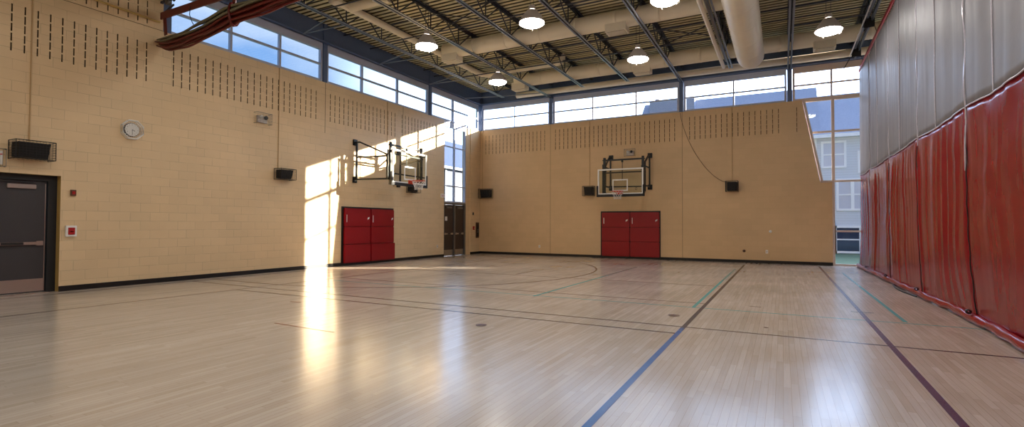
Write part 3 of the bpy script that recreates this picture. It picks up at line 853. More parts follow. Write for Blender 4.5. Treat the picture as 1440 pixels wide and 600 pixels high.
# rail and hoist gear above the curtain
r = empty('curtain_hoist', (XC - 0.05, 0, 6.9)); tag(r, 'dark pipe batten and pulleys carrying the divider curtain', 'hoist')
b = MB(); b.tube([(-0.08, YF, 0.0), (-0.08, 20.2, 0.0)], 0.03, 8); b.build('batten', M_STEEL, r)
b = MB(); b.tube([(-0.30, YF, -0.12), (-0.30, 19.4, -0.12)], 0.022, 8); b.build('drive_pipe', M_CHROME, r)
for k, y in enumerate([19.3, 16.6, 14.4, 12.3, 10.2, 8.0]):
    b = MB(); b.lathe([(0.02, -0.05), (0.07, -0.05), (0.055, -0.03), (0.055, 0.03), (0.07, 0.05), (0.02, 0.05)], (-0.20, y, -0.08), 14, 'y')
    b.box(-0.26, -0.02, y - 0.06, y - 0.05, -0.16, 0.10); b.box(-0.26, -0.02, y + 0.05, y + 0.06, -0.16, 0.10); b.build('pulley', M_BLACK, r)
    b = MB(); b.tube([(-0.05, y, -0.05), (0.02, y, -0.30)], 0.008, 5); b.build('lift_line', M_STEEL, r)
b = MB(); b.tube([(-0.28, 19.6, -0.12), (-0.42, 19.9, -0.36)], 0.014, 6); b.build('crank_hook', M_BLACK, r)

# ------------------------------------------------------------------ folded curtain drawn up at the upper left
YV = 6.50
bun = empty('raised_curtain', (0, 0, 0)); tag(bun, 'red and olive divider curtain folded up under the ceiling', 'curtain')
def uplo(x):
    up_ = interp(x, [(-12.62, 5.58), (-11.6, 5.60), (-10.66, 5.70), (-10.09, 5.83), (-9.2, 5.84), (-8.2, 5.88), (-7.2, 5.98), (-6, 5.9), (2.2, 5.9)])
    lo_ = interp(x, [(-12.62, 5.40), (-12.4, 5.30), (-12.2, 5.24), (-11.58, 5.23), (-10.73, 5.29), (-9.94, 5.42), (-8.9, 5.48), (-7.83, 5.55), (-6, 5.5), (2.2, 5.5)])
    return up_, lo_
nf = 9
for k in range(nf):
    b = MB(); pts = []; rad = []
    x = -12.60
    while x < 2.15:
        u_, l_ = uplo(x); t_ = (k + 0.5) / nf
        fan = 1.0
        z = l_ + (u_ - l_) * t_
        z += 0.012 * sin(x * 2.3 + k * 1.9) + 0.01 * sin(x * 5.1 + k)
        yy = YV + 0.035 * (-1) ** k - 0.05 * sin(pi * t_) + 0.012 * sin(x * 1.4 + k)
        pts.append((x, yy, z)); rad.append((u_ - l_) / nf * (0.60 + 0.08 * sin(x * 3 + k))); x += 0.12
    b.tube(pts, rad, 8)
    o = b.build('curtain_fold', M_OLIVE if k in (5, 6, 7, 8) else M_BUNRED, bun)
    tag(o, 'olive grey fold' if k in (5, 6, 7, 8) else 'dark red fold')
# pocket of cloth so that the folds read as one bundle
b = MB(); v = []; f = []; xs_ = [-12.58 + 0.2 * i for i in range(74)]
for x in xs_:
    u_, l_ = uplo(x)
    for a in range(12):
        an = 2 * pi * a / 12; v.append((x, YV + 0.03 + 0.05 * cos(an), (u_ + l_) / 2 + (u_ - l_) * 0.40 * sin(an)))
for i in range(len(xs_) - 1):
    for a in range(12): f.append((i * 12 + a, i * 12 + (a + 1) % 12, (i + 1) * 12 + (a + 1) % 12, (i + 1) * 12 + a))
b.add(v, f, 0, True); b.build('inner_cloth', M_BUNRED, bun)
b = MB(); b.bar((-12.55, YV, 6.09), (2.1, YV, 6.08), 0.03, 0.16); tag(b.build('top_band', M_BUNRED, bun), 'flat dark red top band')
b = MB(); b.bar((-12.40, YV, 6.05), (-12.34, YV, 5.62), 0.02, 0.10, up=(1, 0, 0)); b.build('end_band', M_BUNRED, bun)
for x in (-9.88, -6.8, -3.7):
    u_, l_ = uplo(x)
    b = MB(); b.bar((x, YV, 6.9), (x, YV, u_ - .02), 0.02, 0.10, up=(1, 0, 0))
    b.tube([(x + 0.02 * cos(a), YV + 0.125 * cos(a * pi / 6), (u_ + l_) / 2 + (u_ - l_) * 0.56 * sin(a * pi / 6)) for a in range(12)], 0.03, 6, closed=True)
    b.build('gathering_strap', M_BUNRED, bun)
b = MB(); b.tube([(-11.38, YV - .02, 6.08), (-11.4, YV - .02, 5.9), (-11.3, YV - .02, 5.72), (-11.2, YV - .02, 5.6)], 0.008, 5)
b.build('draw_cord', M_BLACK, bun)
# batten, bracket by the wall and cable clutter above it
r = empty('hoist_bracket', (XL, 6.55, 6.3)); tag(r, 'dark steel pulley bracket at the near jamb of the clerestory', 'bracket')
b = MB(); b.bar((0, 0.0, 0.14), (0.62, 0.0, 0.20), 0.05, 0.05); b.bar((0.0, 0, -0.16), (0.5, 0, 0.0), 0.03, 0.03); b.build('arm', M_STEEL, r)
b = MB(); b.lathe([(0.02, -0.03), (0.09, -0.03), (0.07, 0), (0.09, 0.03), (0.02, 0.03)], (0.32, -0.02, 0.10), 16, 'y'); b.build('pulley', M_GREY, r)
b = MB(); b.lathe([(0.02, -0.03), (0.07, -0.03), (0.05, 0), (0.07, 0.03), (0.02, 0.03)], (0.50, -0.02, 0.14), 16, 'y'); b.build('pulley', M_BLACK, r)
b = MB(); b.tube([(XL + 0.055, -2.0, 6.15), (XL + 0.055, 6.5, 5.96)], 0.022, 8)
b2 = b.build('conduit', M_TAN); tag(b2, 'tan pipe sloping across the upper left wall', 'conduit')

# ------------------------------------------------------------------ doors
def panic_door(root, y0, y1, z1, side, m_, plate=True):
    """leaf in local x-plane: y0..y1 (local y), face at x=0 looking +x"""
    leaf = empty('leaf', (0, 0, 0)); leaf.parent = root
    b = MB(); b.bbox(-0.045, 0.0, y0, y1, 0.01, z1, 0.004); b.build('leaf_panel', m_, leaf)
    b = MB(); b.bbox(0.03, 0.06, y0 + 0.06, y1 - 0.06, 0.93, 0.985, 0.008)
    for yy in (y0 + 0.10, y1 - 0.10): b.box(0.0, 0.04, yy - 0.05, yy + 0.05, 0.915, 1.0)
    b.build('push_bar', M_CHROME, leaf)
    b = MB(); b.box(0.058, 0.064, y0 + 0.25, y0 + (y1 - y0) * 0.62, 0.935, 0.98); b.build('push_pad', M_BLACKP, leaf)
    if plate:
        b = MB(); b.box(0.0, 0.003, y0 + 0.02, y1 - 0.02, 0.03, 0.27); b.build('kick_plate', M_CHROME, leaf)
    return leaf
# near double door at the far left
dd = empty('door_1', (XL - 0.20, 0, 0)); tag(dd, 'charcoal double door at the far left edge', None, None, 'structure')
fr = MB(); fr.box(-0.06, 0.05, 4.63, 4.77, 0, 2.28); fr.box(-0.06, 0.05, 2.66, 2.78, 0, 2.28); fr.box(-0.06, 0.05, 2.78, 4.63, 2.17, 2.28); fr.build('door_frame', M_BLACKP, dd)
for (a, b_, sd) in ((3.70, 4.625, 1), (2.79, 3.69, -1)):
    lf = panic_door(dd, a, b_, 2.172, sd, M_DOOR)
    q = MB(); q.bbox(0.0, 0.05, a + 0.33, a + 0.75, 2.01, 2.09, 0.006); tag(q.build('door_closer', M_CHROME, lf), 'brushed steel closer cover')
    q = MB(); q.bar((0.05, a + 0.70, 2.13), (0.05, a + 0.3, 2.13), 0.02, 0.015); q.bar((0.05, a + 0.3, 2.13), (0.02, a - .05 + 0.1, 2.15), 0.02, 0.015); q.build('closer_arm', M_BLACK, lf)
q = MB(); q.box(0.0, 0.006, 4.600, 4.612, 0.03, 2.12); q.build('edge_strip', M_CHROME, dd)
q = MB(); q.box(-0.1, 0.2, 2.78, 4.63, 0.0, 0.012); q.build('threshold', M_CHROME, dd)
# far double doors
dd = empty('door_2', (XL - 0.10, 0, 0)); tag(dd, 'dark brown double doors in the far left corner', None, None, 'structure')
fr = MB()
for (a, b_) in ((17.78, 17.84), (18.60, 18.68), (19.42, 19.50)): fr.box(-0.05, 0.06, a, b_, 0, 2.30)
fr.box(-0.05, 0.055, 17.84, 18.60, 2.22, 2.30); fr.box(-0.05, 0.055, 18.68, 19.42, 2.22, 2.30); fr.build('door_frame', M_GREY, dd)
for (a, b_, sd) in ((17.85, 18.59, 1), (18.69, 19.41, -1)):
    lf = panic_door(dd, a, b_, 2.21, sd, M_DOOR2, plate=True)
    q = MB(); q.bbox(0.0, 0.04, a + 0.2, a + 0.6, 2.06, 2.13, 0.006); q.build('door_closer', M_GREY, lf)
q = MB(); q.box(0.002, 0.006, 17.98, 18.14, 1.52, 1.70); q.build('notice', M_WHITE, dd)

# ------------------------------------------------------------------ wall things
def ML(y, z, off=0.0):   # local frame on the left wall: +x right(= +y world), +y up, +z out (+x world)
    return Matrix(((0, 0, 1, XL + off), (1, 0, 0, y), (0, 1, 0, z), (0, 0, 0, 1)))
def MBk(x, z, off=0.0):  # on the back wall: +x right, +y up, +z out (-y)
    return Matrix(((1, 0, 0, x), (0, 0, -1, YB - off), (0, 1, 0, z), (0, 0, 0, 1)))

def speaker(loc, rz, label, w_=0.50, h_=0.30, d_=0.30):
    """local: x along wall, -y out of the wall"""
    r = empty('caged_speaker', loc, rz); tag(r, label, 'speaker', 'black wall speakers in wire cages')
    b = MB(); hw = w_ / 2 - 0.03; hh = h_ / 2 - 0.03
    poly = [(-hw, -0.05, hh), (hw, -0.05, hh), (hw * 0.88, -d_ + 0.05, hh), (-hw * 0.88, -d_ + 0.05, hh)]
    bot = [(-hw, -0.05, -hh), (hw, -0.05, -hh), (hw * 0.82, -d_ + 0.11, -hh), (-hw * 0.82, -d_ + 0.11, -hh)]
    b.add(poly + bot, [(0, 1, 2, 3), (7, 6, 5, 4), (0, 3, 7, 4), (3, 2, 6, 7), (2, 1, 5, 6), (1, 0, 4, 5)])
    bx = b.build('speaker_box', M_BLACKP, r)
    g = MB(); g.add([(-hw * .8, -d_ + 0.046, hh * .85), (hw * .8, -d_ + 0.046, hh * .85), (hw * .75, -d_ + 0.10, -hh * .85), (-hw * .75, -d_ + 0.10, -hh * .85)], [(0, 1, 2, 3)])
    g.build('front_grille', M_BLACK, bx)
    c = MB(); a = w_ / 2; e = h_ / 2
    for z in (-e, e):
        c.tube([(-a, 0, z), (-a, -d_, z), (a, -d_, z), (a, 0, z)], 0.008, 5)
        for k in range(1, 9): c.tube([(-a + 2 * a * k / 9, 0, z), (-a + 2 * a * k / 9, -d_, z)], 0.0025, 4)
    for x in (-a, a):
        for yy in (0, -d_): c.tube([(x, yy, -e), (x, yy, e)], 0.008, 5)
        for k in range(1, 7): c.tube([(x, 0, -e + 2 * e * k / 7), (x, -d_, -e + 2 * e * k / 7)], 0.0025, 4)
        for k in range(1, 6): c.tube([(x, -d_ * k / 6, -e), (x, -d_ * k / 6, e)], 0.0025, 4)
    for k in range(1, 12): c.tube([(-a + 2 * a * k / 12, -d_, -e), (-a + 2 * a * k / 12, -d_, e)], 0.002, 4)
    for k in range(1, 7): c.tube([(-a, -d_, -e + 2 * e * k / 7), (a, -d_, -e + 2 * e * k / 7)], 0.002, 4)
    c.build('wire_cage', M_BLACK, r)
    k = MB(); k.box(-0.06, 0.06, -0.06, 0, -0.05, 0.05); k.build('wall_bracket', M_BLACK, r)
    return r
LW, BW = pi / 2, 0.0
speaker((XL, 4.27, 2.71), LW, 'black caged speaker above the door at far left', 0.58, 0.34, 0.33)
speaker((XL, 9.82, 2.76), LW, 'black caged speaker on left wall, left of the sunlit strip')
speaker((XL, 15.55, 2.72), LW, 'black caged speaker behind the left hoop')
speaker((-12.25, YB, 2.81), BW, 'black caged speaker in the far hall corner', 0.62, 0.42, 0.3)
speaker((-7.2, YB, 2.79), BW, 'black caged speaker left of the back hoop', 0.46, 0.40)
speaker((-1.64, YB, 2.81), BW, 'black caged speaker on back wall under the hanging cable', 0.42, 0.38)

def wall_pipe(pts, r_, label, name='conduit', m_=None):
    b = MB(); b.tube(pts, r_, 6); return tag(b.build(name, m_ or M_TAN), label, 'conduit')
M_CND = mat('painted_conduit', (190, 156, 108), 0.45)
wall_pipe([(XL + 0.014, 4.27, 2.9), (XL + 0.014, 4.27, ZD)], 0.013, 'painted conduit rising from the speaker above the door', m_=M_CND)
wall_pipe([(XL + 0.014, 9.69, 2.92), (XL + 0.014, 9.69, ZT)], 0.013, 'painted conduit rising from the left wall speaker', m_=M_CND)
wall_pipe([(XL + 0.014, 14.2, 4.3), (XL + 0.014, 14.2, ZT)], 0.012, 'painted conduit above the left hoop', m_=M_CND)
wall_pipe([(-12.5, YB - 0.014, 3.0), (-12.5, YB - 0.014, ZT)], 0.012, 'painted conduit rising from the corner speaker', m_=M_CND)
wall_pipe([(-7.2, YB - 0.014, 3.0), (-7.2, YB - 0.014, ZT)], 0.012, 'painted conduit rising from speaker left of back hoop', m_=M_CND)
wall_pipe([(-1.64, YB - 0.014, 3.0), (-1.64, YB - 0.014, ZT)], 0.012, 'painted conduit rising from speaker under the hanging cable', m_=M_CND)
cab = []
for k in range(17):
    t_ = k / 16; cab.append((-3.50 + 1.68 * (t_ ** 1.35) + 0.0, YB - 0.012, 5.75 - 2.78 * (1 - (1 - t_) ** 1.5)))
wall_pipe(cab, 0.008, 'thin cable hanging in a curve on the back wall', 'hanging_cable', M_BRONZE)

# clock in a cage
r = empty('wall_clock', (XL, 5.98, 3.40)); tag(r, 'round white clock in octagonal cage on the left wall', 'clock')
b = MB(); b.lathe([(0.001, 0.05), (0.135, 0.05), (0.15, 0.04), (0.15, 0.0)], (0, 0, 0), 32, 'x'); b.build('clock_case', M_BLACKP, r)
b = MB(); b.lathe([(0.001, 0.052), (0.138, 0.052)], (0, 0, 0), 32, 'x'); b.build('dial', M_WHITE, r)
b = MB()
for k in range(12):
    a = k * pi / 6; n_ = 12 if k == 0 else k
    text_mb(str(n_), 0.032, Matrix(((0, 0, 1, 0.054), (1, 0, 0, 0.108 * sin(a)), (0, 1, 0, 0.108 * cos(a)), (0, 0, 0, 1))), b, 0.0004)
b.build('numerals', M_BLACK, r)
b = MB(); b.bar((0.058, 0, 0.0), (0.058, 0.004, -0.105), 0.004, 0.007, up=(0, 1, 0)); b.build('minute_hand', M_BLACK, r)
b = MB(); b.bar((0.060, 0, 0.0), (0.060, 0.055, -0.03), 0.004, 0.010, up=(0, 0, 1)); b.build('hour_hand', M_BLACK, r)
b = MB()
oct_ = lambda R_, x: [(x, R_ * cos(pi / 8 + k * pi / 4), R_ * sin(pi / 8 + k * pi / 4)) for k in range(8)]
b.tube(oct_(0.215, 0.10), 0.012, 6, closed=True); b.tube(oct_(0.215, 0.01), 0.008, 6, closed=True)
for p, q in zip(oct_(0.215, 0.10), oct_(0.215, 0.01)): b.tube([p, q], 0.006, 5)
for k in range(-5, 6):
    h = 0.2 - max(0, abs(k) * 0.036 - 0.09); b.tube([(0.105, k * 0.036, -h), (0.105, k * 0.036, h)], 0.0022, 4); b.tube([(0.105, -h, k * 0.036), (0.105, h, k * 0.036)], 0.0022, 4)
tag(b.build('wire_guard', M_WHITE, r), 'pale octagonal wire guard')

# emergency light heads in cages
def emergency(loc, rz, label):
    r = empty('emergency_light', loc, rz); tag(r, label, 'emergency light', 'caged twin head emergency lights')
    b = MB(); b.bbox(-0.15, 0.15, -0.07, 0, -0.11, 0.07, 0.008); b.build('battery_box', M_SHADE, r)
    for x in (-0.07, 0.07):
        b = MB(); b.lathe([(0.001, 0.0), (0.055, 0.0), (0.045, 0.05), (0.001, 0.06)], (x, -0.13, 0.03), 14, 'y'); b.build('lamp_head', M_WHITE if x < 0 else M_BLACKP, r)
    b = MB(); a, e, d_ = 0.22, 0.14, 0.18
    for z in (-e, e): b.tube([(-a, 0, z), (-a, -d_, z), (a, -d_, z), (a, 0, z)], 0.006, 5)
    for k in range(12): x = -a + 2 * a * k / 11; b.tube([(x, -d_, -e), (x, -d_, e)], 0.0025, 4)
    for k in range(1, 6): z = -e + 2 * e * k / 6; b.tube([(-a, 0, z), (-a, -d_, z), (a, -d_, z), (a, 0, z)], 0.0025, 4)
    b.build('wire_cage', M_GREY, r)
emergency((XL, 9.14, 4.23), LW, 'caged emergency light high on the left wall')
emergency((-5.47, YB, 4.31), BW, 'caged emergency light above the back hoop')

# exit signs in cages
def exit_sign(loc, rz, label, s_=1.0, cage=True):
    r = empty('exit_sign', loc, rz); tag(r, label, 'exit sign', 'red and white exit signs')
    b = MB(); b.bbox(-0.17 * s_, 0.17 * s_, -0.05, 0, -0.11 * s_, 0.11 * s_, 0.006); b.build('sign_box', M_WHITE, r)
    M4 = Matrix(((1, 0, 0, 0), (0, 0, -1, -0.052), (0, 1, 0, 0), (0, 0, 0, 1)))
    text_mb('EXIT', 0.16 * s_, M4, None, 0.001).build('lettering', M_REDTXT, r)
    if cage:
        c = MB(); a, e, d_ = 0.20 * s_, 0.14 * s_, 0.08
        for k in range(11): x = -a + 2 * a * k / 10; c.tube([(x, -d_, -e), (x, -d_, e)], 0.0025, 4)
        for z in (-e, e): c.tube([(-a, 0, z), (-a, -d_, z), (a, -d_, z), (a, 0, z)], 0.006, 5)
        for x in (-a, a): c.tube([(x, -d_, -e), (x, -d_, e)], 0.006, 5)
        c.build('wire_cage', M_GREY, r)
exit_sign((XL, 3.70, 2.54), LW, 'exit sign cut off by the left edge of the photo', 1.15)
exit_sign((XL, 17.62, 2.56), LW, 'small exit sign beside the far double doors', 0.72, False)

# fire alarm pull stations, boxes, outlets
def wbox(name, cat, label, M4, w_, h_, d_, m_, bev=0.004, inner=None, group=None):
    b = MB(); b.bbox(-w_ / 2, w_ / 2, -h_ / 2, h_ / 2, 0, d_, bev)
    r = b.build(name, m_); r.matrix_world = M4; tag(r, label, cat, group)
    if inner:
        for (nm, x0_, x1_, y0_, y1_, m2) in inner:
            q = MB(); q.bbox(x0_, x1_, y0_, y1_, d_, d_ + 0.012, 0.002); q.build(nm, m2, r)
    return r
wbox('fire_alarm_pull', 'fire alarm', 'white framed red fire alarm pull beside the near door', ML(4.94, 1.19), 0.18, 0.22, 0.05, M_WHITE,
     inner=[('alarm_face', -0.055, 0.055, -0.07, 0.07, M_REDP), ('pull_handle', -0.03, 0.03, -0.02, 0.0, M_WHITE)])
wbox('alarm_box', 'wall box', 'small dark red box on the wall above the fire alarm', ML(4.965, 1.96), 0.09, 0.12, 0.04, M_BRONZE, inner=[('label_plate', -0.025, 0.025, -0.03, 0.03, M_REDP)])
wbox('fire_alarm_pull', 'fire alarm', 'small red fire alarm pull right of far double doors', ML(20.10, 1.20), 0.12, 0.16, 0.04, M_REDP, inner=[('pull_handle', -0.03, 0.03, -0.02, 0.0, M_WHITE)])
wbox('wall_switch', 'switch', 'tiny black box above the far fire alarm pull', ML(20.05, 1.86), 0.07, 0.13, 0.03, M_BLACKP, inner=[('rocker', -0.015, 0.015, -0.03, 0.03, M_BLACK)])
wbox('wall_cabinet', 'cabinet', 'tall narrow bronze framed wall cabinet in the far corner', ML(20.42, 1.10), 0.26, 0.72, 0.03, M_BRONZE,
     inner=[('dark_glass', -0.09, 0.09, -0.30, 0.30, M_BLACK), ('cabinet_label', -0.03, 0.03, -0.12, 0.05, M_WHITE)])
wbox('wall_outlet', 'outlet', 'small white outlet left of far double doors', ML(17.3, 0.45), 0.08, 0.12, 0.01, M_WHITE, 0.002, inner=[('socket', -0.02, 0.02, -0.035, 0.035, M_SHADE)])
wbox('wall_outlet', 'outlet', 'small white outlet left of the back red mats', MBk(-9.54, 0.40), 0.08, 0.12, 0.01, M_WHITE, 0.002, inner=[('socket', -0.02, 0.02, -0.035, 0.035, M_SHADE)])
wbox('wall_outlet', 'outlet', 'small white outlet low on back wall at right', MBk(-0.50, 0.42), 0.08, 0.13, 0.01, M_WHITE, 0.002, inner=[('socket', -0.02, 0.02, -0.035, 0.035, M_SHADE)])
b = MB(); b.lathe([(0.001, -0.03), (0.035, -0.03), (0.05, -0.01), (0.05, 0.0)], (-1.25, YB, 0.43), 14, 'y'); tag(b.build('wall_socket', M_BRONZE), 'small dark round socket low on the back wall', 'socket')
b = MB(); b.lathe([(0.001, -0.03), (0.02, -0.03), (0.05, -0.01), (0.05, 0.0)], (-0.38, YB, 1.15), 14, 'y'); tag(b.build('wall_button', M_WHITE), 'small round button plate above the right outlet', 'button')

# ------------------------------------------------------------------ red folding mats hung on the walls
def mats(loc, rz, w_, label1, label2, flare=0.0):
    for k, lb in enumerate((label1, label2)):
        r = empty('wall_mat', loc, rz); tag(r, lb, 'gym mat', 'red folding mats hung on the walls')
        xa = -w_ / 2 + k * w_ / 2; xb = xa + w_ / 2 - 0.012
        b = MB(); b.box(xa - (0.05 if k == 0 else 0), xb + (0.03 if k else 0.012), -0.03, 0, 0.05, 1.93); b.build('backing', M_BLACK, r)
        zz = [0.08, 0.69, 1.27, 1.88]
        for j in range(3):
            fx_ = flare * 0.04 if j == 0 else 0
            m3 = MB(); m3.bbox(xa + 0.01, xb + (fx_ if k else 0), -0.095 - fx_ * 0.5, -0.03, zz[j] + 0.004, zz[j + 1] - 0.004, 0.018)
            m3.build('mat_section', M_MAT, r)
        q = MB(); q.box(xa + 0.09, xa + 0.115, -0.0975, -0.0955, 1.42, 1.66); tag(q.build('printed_strip', M_WHITE, r), 'thin white upright print')
        q = MB(); q.prism([(xb - 0.16, -0.0955, 1.50), (xb - 0.08, -0.0955, 1.54), (xb - 0.07, -0.0955, 1.60), (xb - 0.15, -0.0955, 1.57)], (0, -0.002, 0)); tag(q.build('maker_tag', M_WHITE, r), 'small white slanted tag')
mats((XL, 13.33, 0), LW, 2.42, 'red folding mat on the left wall, nearer of the pair', 'red folding mat on the left wall, farther of the pair', 1.0)
mats((-5.47, YB, 0), BW, 2.38, 'red folding mat on the back wall, left of the pair', 'red folding mat on the back wall, right of the pair')

# ------------------------------------------------------------------ basketball hoops
M_BGLASS = glass_mat('backboard_glass', (0.93, 0.965, 0.95), 1.5)
def hoop(loc, rz, off, stand, zb, zt, post, mast, zp0, zp1, zm1, label, rimdx=0.0, bw=1.80):
    """local x along the wall, -y out of the wall"""
    r = empty('basketball_hoop', loc, rz); tag(r, label, 'basketball hoop', 'wall mounted basketball hoops')
    yb = -stand; hw = bw / 2; ym = yb + 0.14
    # board
    g = MB(); g.box(off - hw + 0.04, off + hw - 0.04, yb - 0.006, yb + 0.006, zb + 0.04, zt - 0.04)
    bd = g.build('backboard', M_BGLASS, r); tag(bd, 'clear glass backboard')
    f_ = MB(); t_ = 0.055
    f_.box(off - hw, off + hw, yb - 0.018, yb + 0.018, zt - t_, zt); f_.box(off - hw, off + hw, yb - 0.018, yb + 0.018, zb, zb + t_)
    f_.box(off - hw, off - hw + t_, yb - 0.018, yb + 0.018, zb + t_, zt - t_); f_.box(off + hw - t_, off + hw, yb - 0.018, yb + 0.018, zb + t_, zt - t_)
    f_.build('board_border', M_WHITE, bd)
    s_ = MB(); cx = off; a, z0_, z1_, q = 0.305, zb + 0.13, zb + 0.13 + 0.46, 0.045
    s_.box(cx - a, cx + a, yb - 0.010, yb - 0.006, z1_ - q, z1_); s_.box(cx - a, cx + a, yb - 0.010, yb - 0.006, z0_, z0_ + q)
    s_.box(cx - a, cx - a + q, yb - 0.010, yb - 0.006, z0_ + q, z1_ - q); s_.box(cx + a - q, cx + a, yb - 0.010, yb - 0.006, z0_ + q, z1_ - q)
    s_.build('target_square', M_WHITE, bd)
    p = MB(); p.bbox(off - hw - 0.03, off + hw + 0.03, yb - 0.035, yb + 0.035, zb - 0.085, zb + 0.015, 0.012)
    for sx in (-1, 1):
        xx = off + sx * (hw + 0.012); p.bbox(xx - 0.035, xx + 0.035, yb - 0.035, yb + 0.035, zb - 0.085, zb + 0.36, 0.012)
    p.build('edge_padding', M_BLACKP, bd)
    # rim
    rx = off + rimdx; rz_ = zb + 0.10; ry = yb - 0.15 - 0.225
    rim = MB(); rim.tube([(rx + 0.225 * cos(k * pi / 16), ry + 0.225 * sin(k * pi / 16), rz_) for k in range(32)], 0.0105, 8, closed=True)
    ro = rim.build('rim', M_ORANGE, r)
    br = MB(); br.box(rx - 0.11, rx + 0.11, yb - 0.03, yb - 0.02, rz_ - 0.12, rz_ + 0.03)
    br.prism([(rx - 0.10, yb - 0.03, rz_), (rx + 0.10, yb - 0.03, rz_), (rx + 0.06, ry + 0.22, rz_), (rx - 0.06, ry + 0.22, rz_)], (0, 0, 0.012))
    for sx in (-1, 1): br.bar((rx + sx * 0.09, yb - 0.03, rz_ - 0.10), (rx + sx * 0.14, ry + 0.15, rz_ - 0.01), 0.02, 0.014)
    br.build('rim_bracket', M_ORANGE, ro)
    n = MB(); ns = 12; lv = [(0.22, 0.0), (0.195, -0.08), (0.155, -0.16), (0.13, -0.24), (0.135, -0.30)]
    for k in range(ns):
        for sg in (1, -1):
            n.tube([(rx + R_ * cos(2 * pi * (k + sg * 0.5 * i) / ns), ry + R_ * sin(2 * pi * (k + sg * 0.5 * i) / ns), rz_ + h_) for i, (R_, h_) in enumerate(lv)], 0.0045, 4)
    n.build('net', M_NET, ro)
    # masts behind the board
    for sx in (-1, 1):
        xm = sx * mast
        b = MB(); b.bbox(xm - 0.045, xm + 0.045, ym - 0.04, ym + 0.04, zb - 0.06, zm1, 0.006); b.build('mast', M_BLACK, r)
        b = MB(); b.bbox(xm + sx * 0.08 - 0.02, xm + sx * 0.08 + 0.02, ym + 0.02, ym + 0.06, zb + 0.1, zm1 - 0.25, 0.005); b.build('slide_bar', M_BLACK, r)
        b = MB(); b.box(xm - 0.07, xm + 0.07, ym - 0.045, ym + 0.045, zm1 - 0.12, zm1 - 0.08); b.box(xm - 0.06, xm + 0.06, ym - 0.045, ym + 0.045, zm1 - 0.42, zm1 - 0.37); b.build('clamp', M_BLACK, r)
    b = MB(); b.bar((-mast - 0.05, ym, zm1 - 0.10), (mast + 0.05, ym, zm1 - 0.10), 0.06, 0.06); b.build('top_rail', M_BLACK, r)
    b = MB(); b.bar((-mast, ym, zt - 0.14), (mast, ym, zt - 0.14), 0.04, 0.045); b.build('upper_rail', M_BLACK, r)
    b = MB(); b.bar((-mast, ym + 0.03, zb + 0.32), (post - 0.0, ym + 0.03, zb + 0.30), 0.04, 0.045); b.build('lower_rail', M_BLACK, r)
    b = MB(); b.tube([(off * 0.5, ym, zm1 - 0.1), (off * 0.5, ym, zb + 0.55)], 0.014, 8); b.lathe([(0.001, -0.05), (0.04, -0.04), (0.04, 0.04), (0.001, 0.05)], (off * 0.5, ym, zm1 - 0.16), 12); b.build('height_screw', M_BLACK, r)
    for cxx in (-1, 1):
        for zz in (zb + 0.06, zt - 0.07):
            b = MB(); b.box(cxx * mast - 0.05, cxx * mast + 0.09, yb + 0.018, ym - 0.02, zz - 0.03, zz + 0.03); b.build('board_clip', M_BLACK, r)
    # wall frames: post on the wall, plates, arms to the mast
    for sx in (-1, 1):
        xp = sx * post; xm = sx * mast
        for zz in (zp0, zp1):
            b = MB(); b.bbox(xp - 0.09, xp + 0.09, -0.05, 0.0, zz - 0.10, zz + 0.10, 0.008); b.build('wall_plate', M_BLACK, r)
        b = MB(); b.bbox(xp - 0.028, xp + 0.028, -0.13, -0.075, zp0, zp1, 0.005); b.build('wall_post', M_BLACK, r)
        b = MB(); b.bar((xp, -0.04, zp1), (xp, -0.24, zp1), 0.05, 0.05); b.bar((xp, -0.24, zp1), (xm, ym + 0.14, zp1 - (zp1 - zp0) * 0.34), 0.05, 0.05); b.build('upper_arm', M_BLACK, r)
        b = MB(); b.bar((xp, -0.1, zp0 + (zp1 - zp0) * 0.60), (xm, ym, zp0 + (zp1 - zp0) * 0.62), 0.04, 0.045); b.build('middle_arm', M_BLACK, r)
        b = MB(); b.bar((xp, -0.04, zp0 + 0.02), (xm, ym, zp0 + 0.02), 0.055, 0.055); b.build('lower_arm', M_BLACK, r)
        b = MB(); b.bar((xm, ym + 0.14, zp0), (xm, ym + 0.14, zp1 - (zp1 - zp0) * 0.34), 0.05, 0.05, up=(1, 0, 0)); b.build('inner_post', M_BLACK, r)
    b = MB(); b.tube([(0.35 + 0.035 * cos(k * pi / 5), -0.45, zp0 - 0.07 + 0.05 * sin(k * pi / 5)) for k in range(10)], 0.007, 5, closed=True); b.build('crank_eye', M_BLACK, r)
    return r
hoop((-5.47, YB, 0), BW, -0.09, 1.17, 2.55, 3.56, 0.80, 0.76, 2.88, 4.15, 4.02, 'basketball hoop with glass board on the back wall')
hoop((XL, 13.72, 0), LW, 0.02, 1.44, 2.72, 3.82, 1.10, 0.80, 2.83, 4.08, 4.06, 'basketball hoop standing far off the sunlit left wall')

# ------------------------------------------------------------------ outside
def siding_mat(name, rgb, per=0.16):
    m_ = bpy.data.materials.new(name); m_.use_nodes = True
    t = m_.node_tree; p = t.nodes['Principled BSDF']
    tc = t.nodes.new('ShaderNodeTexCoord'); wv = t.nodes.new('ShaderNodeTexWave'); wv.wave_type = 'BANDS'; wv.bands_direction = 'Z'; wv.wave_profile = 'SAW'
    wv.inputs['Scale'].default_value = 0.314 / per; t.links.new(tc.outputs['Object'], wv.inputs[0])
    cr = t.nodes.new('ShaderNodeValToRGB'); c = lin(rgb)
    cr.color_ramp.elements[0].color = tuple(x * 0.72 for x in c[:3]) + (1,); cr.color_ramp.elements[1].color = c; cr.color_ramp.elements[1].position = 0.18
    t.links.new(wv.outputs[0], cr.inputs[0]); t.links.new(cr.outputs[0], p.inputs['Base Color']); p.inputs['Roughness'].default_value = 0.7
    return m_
M_SIDING = siding_mat('blue_grey_siding', (206, 212, 222))
